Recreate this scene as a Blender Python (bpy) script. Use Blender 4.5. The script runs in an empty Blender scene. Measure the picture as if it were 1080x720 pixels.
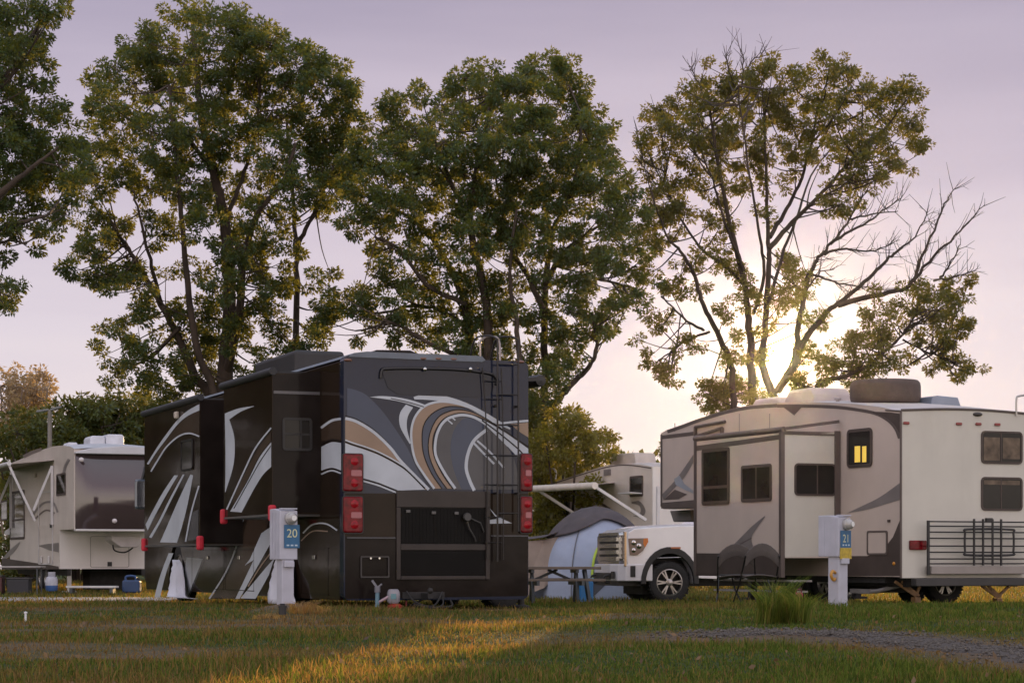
import bpy, math, random
import numpy as np
from mathutils import Vector, Matrix
R = math.radians
S = bpy.context.scene
COL = S.collection
rng = np.random.default_rng(7)
random.seed(7)
# ------------------------------------------------------------------ camera
FP, CX, HZ, EYE = 2300.0, 540.0, 590.0, 0.8      # focal length (photo px), centre, horizon row, eye height
cam_d = bpy.data.cameras.new('camera'); cam = bpy.data.objects.new('camera', cam_d); COL.objects.link(cam)
cam_d.sensor_width = 36.0; cam_d.lens = FP/1080*36.0
cam_d.shift_y = (HZ-360.0)/1080.0
cam_d.clip_end = 6000; cam_d.clip_start = 0.05
cam.location = (0, 0, EYE); cam.rotation_euler = (R(90), 0, 0)
S.camera = cam
# ------------------------------------------------------------------ sky, sun, exposure
SUN_AZ = math.atan((822-CX)/FP); SUN_EL = math.atan((HZ-378)/FP*math.cos(SUN_AZ))
SDIR = Vector((math.sin(SUN_AZ)*math.cos(SUN_EL), math.cos(SUN_AZ)*math.cos(SUN_EL), math.sin(SUN_EL)))
W = bpy.data.worlds.new('World'); S.world = W; W.use_nodes = True
def build_world():
    nt = W.node_tree; nt.nodes.clear(); N = nt.nodes.new; L = nt.links.new
    out = N('ShaderNodeOutputWorld')
    sky = N('ShaderNodeTexSky'); sky.sky_type = 'NISHITA'; sky.sun_disc = False
    sky.sun_elevation = SUN_EL; sky.sun_rotation = SUN_AZ; sky.dust_density = 1.5; sky.ozone_density = 2.5
    bg1 = N('ShaderNodeMixRGB'); bg1.blend_type = 'MULTIPLY'; bg1.inputs[0].default_value = 1; bg1.inputs[2].default_value = (.05, .05, .05, 1)
    L(sky.outputs[0], bg1.inputs[1])
    tc = N('ShaderNodeTexCoord'); nrm = N('ShaderNodeVectorMath'); nrm.operation = 'NORMALIZE'
    L(tc.outputs['Generated'], nrm.inputs[0])
    sep = N('ShaderNodeSeparateXYZ'); L(nrm.outputs[0], sep.inputs[0])
    # thin high cloud veil, stretched sideways
    mp = N('ShaderNodeMapping'); mp.inputs['Scale'].default_value = (2.0, 2.0, 16.0); L(nrm.outputs[0], mp.inputs[0])
    nz = N('ShaderNodeTexNoise'); nz.inputs['Scale'].default_value = 2.2; nz.inputs['Detail'].default_value = 5; L(mp.outputs[0], nz.inputs[0])
    wob = N('ShaderNodeMath'); wob.operation = 'MULTIPLY_ADD'; wob.inputs[1].default_value = 0.085; wob.inputs[2].default_value = -0.042
    L(nz.outputs[0], wob.inputs[0])
    el = N('ShaderNodeMath'); el.operation = 'ADD'; L(sep.outputs[2], el.inputs[0]); L(wob.outputs[0], el.inputs[1])
    rp = N('ShaderNodeValToRGB'); e = rp.color_ramp.elements
    e[0].position = 0.0; e[0].color = (.93, .84, .84, 1); e[1].position = 1.0; e[1].color = (.52, .58, .76, 1)
    for p, c in ((.05, (.93, .83, .86, 1)), (.11, (.82, .735, .83, 1)), (.17, (.67, .585, .715, 1)), (.255, (.455, .40, .54, 1)), (.5, (.46, .46, .62, 1))):
        k = e.new(p); k.color = c
    L(el.outputs[0], rp.inputs[0])
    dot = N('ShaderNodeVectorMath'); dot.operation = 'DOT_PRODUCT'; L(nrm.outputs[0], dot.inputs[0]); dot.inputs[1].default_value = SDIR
    # sky away from the sun is boosted, unseen fill for the shaded fronts
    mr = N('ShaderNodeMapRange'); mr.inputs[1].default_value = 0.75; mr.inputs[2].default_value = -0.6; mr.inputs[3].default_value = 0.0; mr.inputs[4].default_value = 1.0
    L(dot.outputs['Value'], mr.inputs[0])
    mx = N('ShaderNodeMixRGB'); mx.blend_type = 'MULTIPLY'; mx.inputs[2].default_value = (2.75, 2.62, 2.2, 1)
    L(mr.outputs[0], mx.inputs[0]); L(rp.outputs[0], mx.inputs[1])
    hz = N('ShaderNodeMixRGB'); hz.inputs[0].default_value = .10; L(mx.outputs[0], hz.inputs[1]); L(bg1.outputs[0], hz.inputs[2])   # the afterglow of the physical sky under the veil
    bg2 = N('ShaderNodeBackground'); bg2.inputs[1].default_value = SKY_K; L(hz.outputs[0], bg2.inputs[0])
    # the sun itself and its aureole in the sky
    gt = N('ShaderNodeMapRange'); gt.interpolation_type = 'SMOOTHSTEP'
    gt.inputs[1].default_value = math.cos(R(.36)); gt.inputs[2].default_value = math.cos(R(.24)); gt.inputs[3].default_value = 0; gt.inputs[4].default_value = 60.0
    L(dot.outputs['Value'], gt.inputs[0])
    def lobe(power, amt):
        mxx = N('ShaderNodeMath'); mxx.operation = 'MAXIMUM'; mxx.inputs[1].default_value = 0.0; L(dot.outputs['Value'], mxx.inputs[0])
        pw = N('ShaderNodeMath'); pw.operation = 'POWER'; pw.inputs[1].default_value = power; L(mxx.outputs[0], pw.inputs[0])
        ml = N('ShaderNodeMath'); ml.operation = 'MULTIPLY'; ml.inputs[1].default_value = amt; L(pw.outputs[0], ml.inputs[0]); return ml
    a1 = lobe(24000, 5.0); a2 = lobe(2500, .28)
    s1 = N('ShaderNodeMath'); s1.operation = 'ADD'; L(gt.outputs[0], s1.inputs[0]); L(a1.outputs[0], s1.inputs[1])
    s2 = N('ShaderNodeMath'); s2.operation = 'ADD'; L(s1.outputs[0], s2.inputs[0]); L(a2.outputs[0], s2.inputs[1])
    bg3 = N('ShaderNodeBackground'); bg3.inputs[0].default_value = (1, .62, .22, 1); L(s2.outputs[0], bg3.inputs[1])
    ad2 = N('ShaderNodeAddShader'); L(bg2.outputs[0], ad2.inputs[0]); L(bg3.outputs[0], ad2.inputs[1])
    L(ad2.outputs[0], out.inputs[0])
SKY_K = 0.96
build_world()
sl = bpy.data.lights.new('sun', 'SUN'); so = bpy.data.objects.new('sun', sl); COL.objects.link(so)
sl.energy = 5.0; sl.angle = R(.5); sl.color = (1, .62, .26)
so.rotation_euler = (-SDIR).to_track_quat('-Z', 'Y').to_euler(); so.location = SDIR*200
S.view_settings.view_transform = 'Standard'; S.view_settings.look = 'None'
S.view_settings.exposure = 0.0; S.view_settings.gamma = 1.0; S.view_settings.use_curve_mapping = False
S.render.engine = 'CYCLES'
S.cycles.max_bounces = 8; S.cycles.transparent_max_bounces = 8
S.cycles.use_denoising = True

# ------------------------------------------------------------------ helpers
def gz(d):
    return float(np.interp(d, [0, 14, 22, 29, 33, 36, 45, 60, 100, 4000], [0, 0, .08, .15, .12, .05, -.1, -.06, 0, 0]))
def P(px, py, d):
    return Vector(((px-CX)/FP*d, d, EYE+(HZ-py)/FP*d))
def ground_at(px, py):
    d = 20.0
    for _ in range(60):
        d = .5*d+.5*FP*(EYE-gz(d))/max(py-HZ, 1)
    return ((px-CX)/FP*d, d)
class Frame:
    "a thing's own axes: origin at its base, x to the right, y away, turned by th degrees"
    def __init__(s, px, d, th, z=None, x=None):
        s.o = Vector((((px-CX)/FP*d) if x is None else x, d, gz(d) if z is None else z)); s.th = R(th)
        c, n = math.cos(s.th), math.sin(s.th); s.vx = Vector((c, n, 0)); s.vy = Vector((-n, c, 0))
    def loc(s, w):
        w = w-s.o; return Vector((w.dot(s.vx), w.dot(s.vy), w.z))
    def wor(s, l):
        return s.o+s.vx*l[0]+s.vy*l[1]+Vector((0, 0, l[2]))
    def _ray(s, px, py):
        a = s.loc(Vector((0, 0, EYE))); b = s.loc(P(px, py, 1.0)); return a, b-a
    def onx(s, px, py, x0=0.0):      # -> (y, z) where the sight line meets the plane x = x0
        a, r = s._ray(px, py); t = (x0-a.x)/r.x; return (a.y+r.y*t, a.z+r.z*t)
    def ony(s, px, py, y0=0.0):      # -> (x, z)
        a, r = s._ray(px, py); t = (y0-a.y)/r.y; return (a.x+r.x*t, a.z+r.z*t)
def cr(pts, n=6, closed=False):
    "Catmull-Rom through 2D/3D points"
    P_ = [np.array(p, float) for p in pts]; out = []; m = len(P_)
    rngi = range(m) if closed else range(m-1)
    for i in rngi:
        if closed: p0, p1, p2, p3 = P_[i-1], P_[i], P_[(i+1) % m], P_[(i+2) % m]
        else: p0 = P_[max(i-1, 0)]; p1 = P_[i]; p2 = P_[i+1]; p3 = P_[min(i+2, m-1)]
        for k in range(n):
            t = k/n
            out.append(.5*((2*p1)+(-p0+p2)*t+(2*p0-5*p1+4*p2-p3)*t*t+(-p0+3*p1-3*p2+p3)*t**3))
    if not closed: out.append(P_[-1])
    return [tuple(p) for p in out]
class MB:
    def __init__(s): s.v = []; s.f = []; s.m = []
    def add(s, vs, fs, m=0):
        b = len(s.v); s.v.extend([tuple(v) for v in vs]); s.f.extend([tuple(i+b for i in f) for f in fs]); s.m.extend([m]*len(fs)); return s
    def box(s, x0, y0, z0, x1, y1, z1, m=0):
        x0, x1 = sorted((x0, x1)); y0, y1 = sorted((y0, y1)); z0, z1 = sorted((z0, z1))
        v = [(x0, y0, z0), (x1, y0, z0), (x1, y1, z0), (x0, y1, z0), (x0, y0, z1), (x1, y0, z1), (x1, y1, z1), (x0, y1, z1)]
        return s.add(v, [(0, 3, 2, 1), (4, 5, 6, 7), (0, 1, 5, 4), (1, 2, 6, 5), (2, 3, 7, 6), (3, 0, 4, 7)], m)
    def prism(s, poly, ax, a, b, m=0):
        "extrude a 2D polygon along axis ax ('x': poly is (y,z); 'y': (x,z); 'z': (x,y))"
        n = len(poly); A = sum(poly[i][0]*poly[(i+1) % n][1]-poly[(i+1) % n][0]*poly[i][1] for i in range(n))
        if A < 0: poly = poly[::-1]
        if ax == 'y': a, b = max(a, b), min(a, b)
        else: a, b = min(a, b), max(a, b)
        def pt(p, t): return {'x': (t, p[0], p[1]), 'y': (p[0], t, p[1]), 'z': (p[0], p[1], t)}[ax]
        v = [pt(p, a) for p in poly]+[pt(p, b) for p in poly]
        f = [tuple(range(n))[::-1], tuple(range(n, 2*n))]+[(i, (i+1) % n, n+(i+1) % n, n+i) for i in range(n)]
        return s.add(v, f, m)
    def ngon(s, pts, m=0): return s.add(pts, [tuple(range(len(pts)))], m)
    def tube(s, pts, r, seg=6, m=0, cap=True, closed=False):
        pts = [Vector(p) for p in pts]; n = len(pts)
        rr = list(r) if hasattr(r, '__len__') else [r]*n
        vs = []; up = None
        for i, p in enumerate(pts):
            if closed: t = (pts[(i+1) % n]-pts[i-1]).normalized()
            else: t = (pts[min(i+1, n-1)]-pts[max(i-1, 0)]).normalized()
            if up is None:
                up = t.orthogonal().normalized()
            else:
                up = (up-t*up.dot(t)); up = up.normalized() if up.length > 1e-6 else t.orthogonal().normalized()
            w = t.cross(up)
            for k in range(seg):
                a = 2*math.pi*k/seg; vs.append(p+(up*math.cos(a)+w*math.sin(a))*rr[i])
        fs = []
        for i in range(n if closed else n-1):
            j = (i+1) % n
            for k in range(seg):
                k2 = (k+1) % seg; fs.append((i*seg+k, i*seg+k2, j*seg+k2, j*seg+k))
        if cap and not closed:
            fs.append(tuple(range(seg))[::-1]); fs.append(tuple(range((n-1)*seg, n*seg)))
        return s.add(vs, fs, m)
    def bar(s, a, b, w, h=None, m=0):
        "square bar from a to b"
        a, b = Vector(a), Vector(b); t = (b-a).normalized(); h = h or w
        sd = t.cross(Vector((0, 0, 1))); sd = sd.normalized() if sd.length > 1e-4 else Vector((1, 0, 0)); up = sd.cross(t)
        vs = [p+sd*i*w/2+up*j*h/2 for p in (a, b) for i, j in ((-1, -1), (1, -1), (1, 1), (-1, 1))]
        return s.add(vs, [(3, 2, 1, 0), (4, 5, 6, 7), (0, 1, 5, 4), (1, 2, 6, 5), (2, 3, 7, 6), (3, 0, 4, 7)], m)
    def lathe(s, prof, o, ax='z', seg=24, m=0, mats=None, caps=True):
        "prof: (radius, height) along axis"
        o = Vector(o); e = {'z': (Vector((1, 0, 0)), Vector((0, 1, 0)), Vector((0, 0, 1))), 'x': (Vector((0, 1, 0)), Vector((0, 0, 1)), Vector((1, 0, 0))), 'y': (Vector((0, 0, 1)), Vector((1, 0, 0)), Vector((0, 1, 0)))}[ax]
        n = len(prof); vs = []
        for r, h in prof:
            for k in range(seg):
                a = 2*math.pi*k/seg; vs.append(o+e[0]*r*math.cos(a)+e[1]*r*math.sin(a)+e[2]*h)
        b = len(s.v); s.v.extend([tuple(v) for v in vs])
        for i in range(n-1):
            for k in range(seg):
                k2 = (k+1) % seg; s.f.append((b+i*seg+k, b+i*seg+k2, b+(i+1)*seg+k2, b+(i+1)*seg+k)); s.m.append(mats[i] if mats else m)
        if caps and prof[0][0] > 1e-5: s.f.append(tuple(b+k for k in range(seg))[::-1]); s.m.append(mats[0] if mats else m)
        if caps and prof[-1][0] > 1e-5: s.f.append(tuple(b+(n-1)*seg+k for k in range(seg))); s.m.append(mats[-1] if mats else m)
        return s
    def ball(s, c, rx, ry, rz, seg=14, rings=8, m=0, half=False):
        vs = []; fs = []; c = Vector(c); r0 = 0 if half else -math.pi/2
        for i in range(rings+1):
            a = r0+(math.pi/2-r0)*i/rings
            for k in range(seg):
                b = 2*math.pi*k/seg; vs.append(c+Vector((rx*math.cos(a)*math.cos(b), ry*math.cos(a)*math.sin(b), rz*math.sin(a))))
        for i in range(rings):
            for k in range(seg):
                k2 = (k+1) % seg; fs.append((i*seg+k, i*seg+k2, (i+1)*seg+k2, (i+1)*seg+k))
        return s.add(vs, fs, m)
    def build(s, name, mats, parent=None, bevel=0, seg=2, smooth=None):
        me = bpy.data.meshes.new(name); me.from_pydata(s.v, [], s.f)
        if not isinstance(mats, (list, tuple)): mats = [mats]
        for mt in mats: me.materials.append(mt)
        if len(mats) > 1: me.polygons.foreach_set('material_index', s.m)
        if smooth:
            me.shade_smooth(); me.set_sharp_from_angle(angle=R(smooth))
        o = bpy.data.objects.new(name, me); COL.objects.link(o)
        if parent is not None: o.parent = parent
        if bevel:
            b = o.modifiers.new('bevel', 'BEVEL'); b.width = bevel; b.segments = seg; b.limit_method = 'ANGLE'; b.angle_limit = R(40)
        return o
def np_mesh(name, verts, faces, mat, parent=None, attr=None):
    "verts (n,3); faces (k,4) or (k,3) numpy; attr: optional per-vertex float"
    me = bpy.data.meshes.new(name); k, q = faces.shape
    me.vertices.add(len(verts)); me.vertices.foreach_set('co', np.ascontiguousarray(verts, dtype=np.float32).ravel())
    me.loops.add(k*q); me.loops.foreach_set('vertex_index', np.ascontiguousarray(faces, dtype=np.int32).ravel())
    me.polygons.add(k); me.polygons.foreach_set('loop_start', np.arange(k, dtype=np.int32)*q)
    me.update(calc_edges=True)
    if attr:
        for nm, vals in attr.items():
            a = me.attributes.new(nm, 'FLOAT', 'POINT'); a.data.foreach_set('value', np.ascontiguousarray(vals, dtype=np.float32))
    for mt in (mat if isinstance(mat, (list, tuple)) else [mat]): me.materials.append(mt)
    o = bpy.data.objects.new(name, me); COL.objects.link(o)
    if parent is not None: o.parent = parent
    return o
def tag(o, label=None, cat=None, group=None, kind=None):
    if label: o['label'] = label
    if cat: o['category'] = cat
    if group: o['group'] = group
    if kind: o['kind'] = kind
    return o
def thing(name, label, cat, fr, group=None):
    o = bpy.data.objects.new(name, None); COL.objects.link(o); o.empty_display_size = .1
    if isinstance(fr, Frame): o.location = fr.o; o.rotation_euler = (0, 0, fr.th)
    else: o.location = fr
    return tag(o, label, cat, group)
def text_geo(txt, size):
    cu = bpy.data.curves.new('t', 'FONT'); cu.body = txt; cu.size = size; cu.align_x = 'CENTER'; cu.align_y = 'CENTER'
    ob = bpy.data.objects.new('t', cu); me = ob.to_mesh()
    v = [tuple(p.co) for p in me.vertices]; f = [tuple(p.vertices) for p in me.polygons]
    ob.to_mesh_clear(); bpy.data.objects.remove(ob); bpy.data.curves.remove(cu)
    return v, f
# ------------------------------------------------------------------ materials
MATS = {}
def pm(name, col, rough=.5, metal=0, var=.12, scale=3.0, bump=0, bscale=40, coat=0, spec=.5, dirt=0, dcol=(.12, .09, .06), stretch=None):
    if name in MATS: return MATS[name]
    m = bpy.data.materials.new(name); m.use_nodes = True; nt = m.node_tree; N = nt.nodes.new; L = nt.links.new
    b = nt.nodes['Principled BSDF']
    b.inputs['Roughness'].default_value = rough; b.inputs['Metallic'].default_value = metal
    b.inputs['Coat Weight'].default_value = coat; b.inputs['Coat Roughness'].default_value = .08
    b.inputs['Specular IOR Level'].default_value = spec
    tc = N('ShaderNodeTexCoord'); src = tc.outputs['Object']
    if stretch:
        mp = N('ShaderNodeMapping'); mp.inputs['Scale'].default_value = stretch; L(src, mp.inputs[0]); src = mp.outputs[0]
    nz = N('ShaderNodeTexNoise'); nz.inputs['Scale'].default_value = scale; nz.inputs['Detail'].default_value = 6; L(src, nz.inputs[0])
    mr = N('ShaderNodeMapRange'); mr.inputs[1].default_value = .3; mr.inputs[2].default_value = .7; mr.inputs[3].default_value = 1-var; mr.inputs[4].default_value = 1+var
    L(nz.outputs[0], mr.inputs[0])
    mx = N('ShaderNodeMixRGB'); mx.blend_type = 'MULTIPLY'; mx.inputs[0].default_value = 1; mx.inputs[1].default_value = (*col, 1); L(mr.outputs[0], mx.inputs[2])
    c = mx.outputs[0]
    if dirt:
        n2 = N('ShaderNodeTexNoise'); n2.inputs['Scale'].default_value = scale*.7; n2.inputs['Detail'].default_value = 8; n2.inputs['Roughness'].default_value = .7
        mp2 = N('ShaderNodeMapping'); mp2.inputs['Scale'].default_value = (1, 1, .25); mp2.inputs['Location'].default_value = (3, 5, 7); L(tc.outputs['Object'], mp2.inputs[0]); L(mp2.outputs[0], n2.inputs[0])
        r2 = N('ShaderNodeMapRange'); r2.inputs[1].default_value = .5; r2.inputs[2].default_value = .75; r2.inputs[3].default_value = 0; r2.inputs[4].default_value = dirt; L(n2.outputs[0], r2.inputs[0])
        m2 = N('ShaderNodeMixRGB'); m2.inputs[2].default_value = (*dcol, 1); L(r2.outputs[0], m2.inputs[0]); L(c, m2.inputs[1]); c = m2.outputs[0]
        r3 = N('ShaderNodeMath'); r3.operation = 'MULTIPLY_ADD'; r3.inputs[1].default_value = .5; r3.inputs[2].default_value = rough; L(r2.outputs[0], r3.inputs[0]); L(r3.outputs[0], b.inputs['Roughness'])
    L(c, b.inputs['Base Color'])
    if bump:
        nb = N('ShaderNodeTexNoise'); nb.inputs['Scale'].default_value = bscale; nb.inputs['Detail'].default_value = 4; L(src, nb.inputs[0])
        bp = N('ShaderNodeBump'); bp.inputs['Strength'].default_value = bump; bp.inputs['Distance'].default_value = .02; L(nb.outputs[0], bp.inputs['Height']); L(bp.outputs[0], b.inputs['Normal'])
    MATS[name] = m; return m
def leaf_mat(name, c0, c1, trans, tf=.45):
    m = bpy.data.materials.new(name); m.use_nodes = True; nt = m.node_tree; nt.nodes.clear(); N = nt.nodes.new; L = nt.links.new
    out = N('ShaderNodeOutputMaterial'); g = N('ShaderNodeNewGeometry')
    rp = N('ShaderNodeValToRGB'); rp.color_ramp.elements[0].color = (*c0, 1); rp.color_ramp.elements[1].color = (*c1, 1); L(g.outputs['Random Per Island'], rp.inputs[0])
    rp.color_ramp.elements[0].position = .15; rp.color_ramp.elements[1].position = .95
    d = N('ShaderNodeBsdfDiffuse'); L(rp.outputs[0], d.inputs[0])
    t = N('ShaderNodeBsdfTranslucent')
    mm = N('ShaderNodeMixRGB'); mm.blend_type = 'MIX'; mm.inputs[0].default_value = .75; mm.inputs[2].default_value = (*trans, 1); L(rp.outputs[0], mm.inputs[1]); L(mm.outputs[0], t.inputs[0])
    mx = N('ShaderNodeMixShader'); mx.inputs[0].default_value = tf; L(d.outputs[0], mx.inputs[1]); L(t.outputs[0], mx.inputs[2])
    gl = N('ShaderNodeBsdfGlossy'); gl.inputs['Roughness'].default_value = .45
    m2 = N('ShaderNodeMixShader'); m2.inputs[0].default_value = .04; L(mx.outputs[0], m2.inputs[1]); L(gl.outputs[0], m2.inputs[2])
    L(m2.outputs[0], out.inputs[0]); return m
def glass(name='tinted_glass', col=(.02, .018, .016)):
    return pm(name, col, rough=.06, var=.3, scale=1.5, spec=.16)
# ------------------------------------------------------------------ ground
def ground_mat():
    m = bpy.data.materials.new('grass_ground'); m.use_nodes = True; nt = m.node_tree; N = nt.nodes.new; L = nt.links.new
    b = nt.nodes['Principled BSDF']; b.inputs['Roughness'].default_value = .95; b.inputs['Specular IOR Level'].default_value = .1
    tc = N('ShaderNodeTexCoord')
    def noise(sc, det=6, r=.6):
        n = N('ShaderNodeTexNoise'); n.inputs['Scale'].default_value = sc; n.inputs['Detail'].default_value = det; n.inputs['Roughness'].default_value = r; L(tc.outputs['Object'], n.inputs[0]); return n
    n1 = noise(.9); n2 = noise(7.0); n3 = noise(60, 3)
    g = N('ShaderNodeValToRGB'); e = g.color_ramp.elements; e[0].position = .3; e[0].color = (.026, .046, .013, 1); e[1].position = .75; e[1].color = (.078, .100, .034, 1); L(n2.outputs[0], g.inputs[0])
    s = N('ShaderNodeValToRGB'); e = s.color_ramp.elements; e[0].position = .3; e[0].color = (.095, .064, .045, 1); e[1].position = .75; e[1].color = (.22, .16, .11, 1); L(n3.outputs[0], s.inputs[0])
    at = N('ShaderNodeAttribute'); at.attribute_name = 'dirt'
    ad = N('ShaderNodeMath'); ad.operation = 'MULTIPLY_ADD'; ad.inputs[1].default_value = 1.1; ad.inputs[2].default_value = -.55; L(n2.outputs[0], ad.inputs[0])
    sm = N('ShaderNodeMath'); sm.operation = 'ADD'; sm.use_clamp = True; L(ad.outputs[0], sm.inputs[0]); L(at.outputs['Fac'], sm.inputs[1])
    mx = N('ShaderNodeMixRGB'); L(sm.outputs[0], mx.inputs[0]); L(g.outputs[0], mx.inputs[1]); L(s.outputs[0], mx.inputs[2])
    L(mx.outputs[0], b.inputs['Base Color'])
    bp = N('ShaderNodeBump'); bp.inputs['Strength'].default_value = .6; bp.inputs['Distance'].default_value = .04; L(n3.outputs[0], bp.inputs['Height']); L(bp.outputs[0], b.inputs['Normal'])
    return m
# smooth value noise used for relief, bare soil and grass density
_lat = np.random.default_rng(3).random((256, 256))
def vn(x, y, s, ox=0):
    u = np.asarray(x)/s+37.3+ox; v = np.asarray(y)/s+11.7+ox*1.7
    i = np.floor(u).astype(int); j = np.floor(v).astype(int); fu = u-i; fv = v-j; fu = fu*fu*(3-2*fu); fv = fv*fv*(3-2*fv)
    a = _lat[i % 256, j % 256]; b = _lat[(i+1) % 256, j % 256]; c = _lat[i % 256, (j+1) % 256]; d = _lat[(i+1) % 256, (j+1) % 256]
    return (a*(1-fu)+b*fu)*(1-fv)+(c*(1-fu)+d*fu)*fv
GX = np.array([0, 14, 22, 29, 33, 36, 45, 60, 100, 4000.]); GV = np.array([0, 0, .08, .15, .12, .05, -.1, -.06, 0, 0])
MX, MY = ground_at(300, 646)
def relief(x, y):
    near = np.clip((60-np.abs(y-20))/50, 0, 1)*np.clip((25-np.abs(x))/10, 0, 1)
    z = np.interp(y, GX, GV)+near*((vn(x, y, 1.7)-.5)*.05+(vn(x, y, .5, 5)-.5)*.02)
    # little sandy mound by the left pedestal
    z = z+.10*np.exp(-(((x-MX)/.42)**2+((y-MY)/.7)**2))
    return z
def seg_dist(x, y, pts):
    d = np.full(np.shape(x), 1e9)
    for (ax, ay), (bx, by) in zip(pts[:-1], pts[1:]):
        vx, vy = bx-ax, by-ay; t = np.clip(((x-ax)*vx+(y-ay)*vy)/(vx*vx+vy*vy), 0, 1)
        d = np.minimum(d, np.hypot(x-ax-t*vx, y-ay-t*vy))
    return d
TRACK = [ground_at(-60, 656), ground_at(120, 656), ground_at(290, 654), ground_at(420, 652)]
GRAV = [ground_at(740, 672), ground_at(850, 668), ground_at(950, 676), ground_at(1060, 690), ground_at(1200, 708)]
STRIP = [ground_at(480, 641), ground_at(620, 643.5), ground_at(740, 643)]
def dirt(x, y):
    m = np.clip(1-seg_dist(x, y, TRACK)/.75, 0, 1)*.6
    m = np.maximum(m, np.clip(1.25-seg_dist(x, y, GRAV)/1.1, 0, 1))
    m = np.maximum(m, np.clip(1-seg_dist(x, y, STRIP)/1.0, 0, 1)*.7)
    mnd = np.exp(-(((x-MX)/.5)**2+((y-MY)/.8)**2)*1.2); m = np.maximum(m, mnd*1.1)
    p = vn(x, y, 2.6, 9)*.6+vn(x, y, .8, 4)*.4
    m = np.maximum(m, np.clip((p-.56+.10*np.clip((.6-x)/1.5, 0, 1))*3.0, 0, .75)*np.clip((34-y)/8, 0, 1))
    # dry belt running diagonally across the lawn in front
    bx = seg_dist(x, y, [ground_at(60, 690), ground_at(430, 688), ground_at(620, 672)])
    m = np.maximum(m, np.clip(1-bx/1.5, 0, 1)*(.25+.5*vn(x, y, .9, 2)))
    return np.clip(m, 0, 1)
GM = ground_mat()
def axis(a, b, fine, lo, hi, grow=1.25):
    xs = list(np.arange(lo, hi+1e-6, fine)); s = fine; v = hi
    while v < b: s *= grow; v += s; xs.append(min(v, b))
    s = fine; v = lo
    while v > a: s *= grow; v -= s; xs.insert(0, max(v, a))
    return np.array(xs)
gx = axis(-120, 120, .16, -9, 10); gy = axis(-40, 182, .16, 11, 34)
XX, YY = np.meshgrid(gx, gy); ZZ = relief(XX, YY); DD = dirt(XX, YY)
nx, ny = len(gx), len(gy); idx = np.arange(nx*ny).reshape(ny, nx)
F4 = np.stack([idx[:-1, :-1], idx[:-1, 1:], idx[1:, 1:], idx[1:, :-1]], -1).reshape(-1, 4)
go = np_mesh('ground', np.stack([XX, YY, ZZ], -1).reshape(-1, 3), F4, GM, attr={'dirt': DD.ravel()})
go.data.shade_smooth(); tag(go, 'patchy lawn and bare earth of the campground', 'ground', kind='structure')
# gravel spread over the service track
def strip_sheet(name, pts, w, mat, lift, n=60, kind='structure', label=None, wob=.25):
    pts = cr(pts, 14); vs = []; k = len(pts); cols = 7
    for i, p in enumerate(pts):
        a = np.array(pts[max(i-1, 0)]); b = np.array(pts[min(i+1, k-1)]); t = (b-a)/np.linalg.norm(b-a); nrm = np.array((-t[1], t[0]))
        ww = w*(1+wob*math.sin(i*.7)+wob*.6*math.sin(i*1.9+1))*min(1, .25+i/8, .25+(k-1-i)/8)
        for c in range(cols):
            q = np.array(p)+nrm*ww*(c/(cols-1)-.5); e = 1-abs(c/(cols-1)-.5)*2
            vs.append((q[0], q[1], float(relief(q[0], q[1]))+(lift if e > .01 else -.03)))
    fs = [(i*cols+c, (i+1)*cols+c, (i+1)*cols+c+1, i*cols+c+1) for i in range(k-1) for c in range(cols-1)]
    mb = MB(); mb.add(vs, fs); o = mb.build(name, mat, smooth=60); return tag(o, label, name.replace('_', ' '), kind=kind)
gravel_m = pm('gravel', (.080, .066, .056), rough=.95, var=.5, scale=45, bump=.9, bscale=70)
strip_sheet('gravel_track', GRAV, .72, gravel_m, .022, label='grey gravel track crossing the lawn at the right')
# loose stones over the gravel
def stones():
    n = 1700; pts = cr(GRAV, 30); P_ = np.array(pts); k = rng.integers(0, len(P_)-1, n)
    p = P_[k]+rng.normal(0, .33, (n, 2)); s = rng.uniform(.008, .024, n)
    base = np.array([(1, 0, 0), (0, 1, 0), (-1, 0, 0), (0, -1, 0), (0, 0, .8), (0, 0, -.5)]); fc = np.array([(0, 1, 4), (1, 2, 4), (2, 3, 4), (3, 0, 4), (1, 0, 5), (2, 1, 5), (3, 2, 5), (0, 3, 5)])
    z = relief(p[:, 0], p[:, 1])+.024
    a = rng.uniform(0, 6.28, n); c, d = np.cos(a), np.sin(a)
    v = base[None]*s[:, None, None]*rng.uniform(.7, 1.3, (n, 6, 1))
    v = np.stack([v[..., 0]*c[:, None]-v[..., 1]*d[:, None], v[..., 0]*d[:, None]+v[..., 1]*c[:, None], v[..., 2]], -1)
    v = v+np.stack([p[:, 0], p[:, 1], z], -1)[:, None]
    f = (fc[None]+(np.arange(n)*6)[:, None, None]).reshape(-1, 3)
    o = np_mesh('gravel', v.reshape(-1, 3), f, pm('pebble', (.095, .082, .070), rough=.9, var=.5, scale=30)); tag(o, 'loose grey stones scattered on the gravel track', 'gravel', kind='stuff')
stones()
conc = pm('concrete', (.30, .28, .27), rough=.9, var=.2, scale=2, bump=.3, bscale=30)
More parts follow.
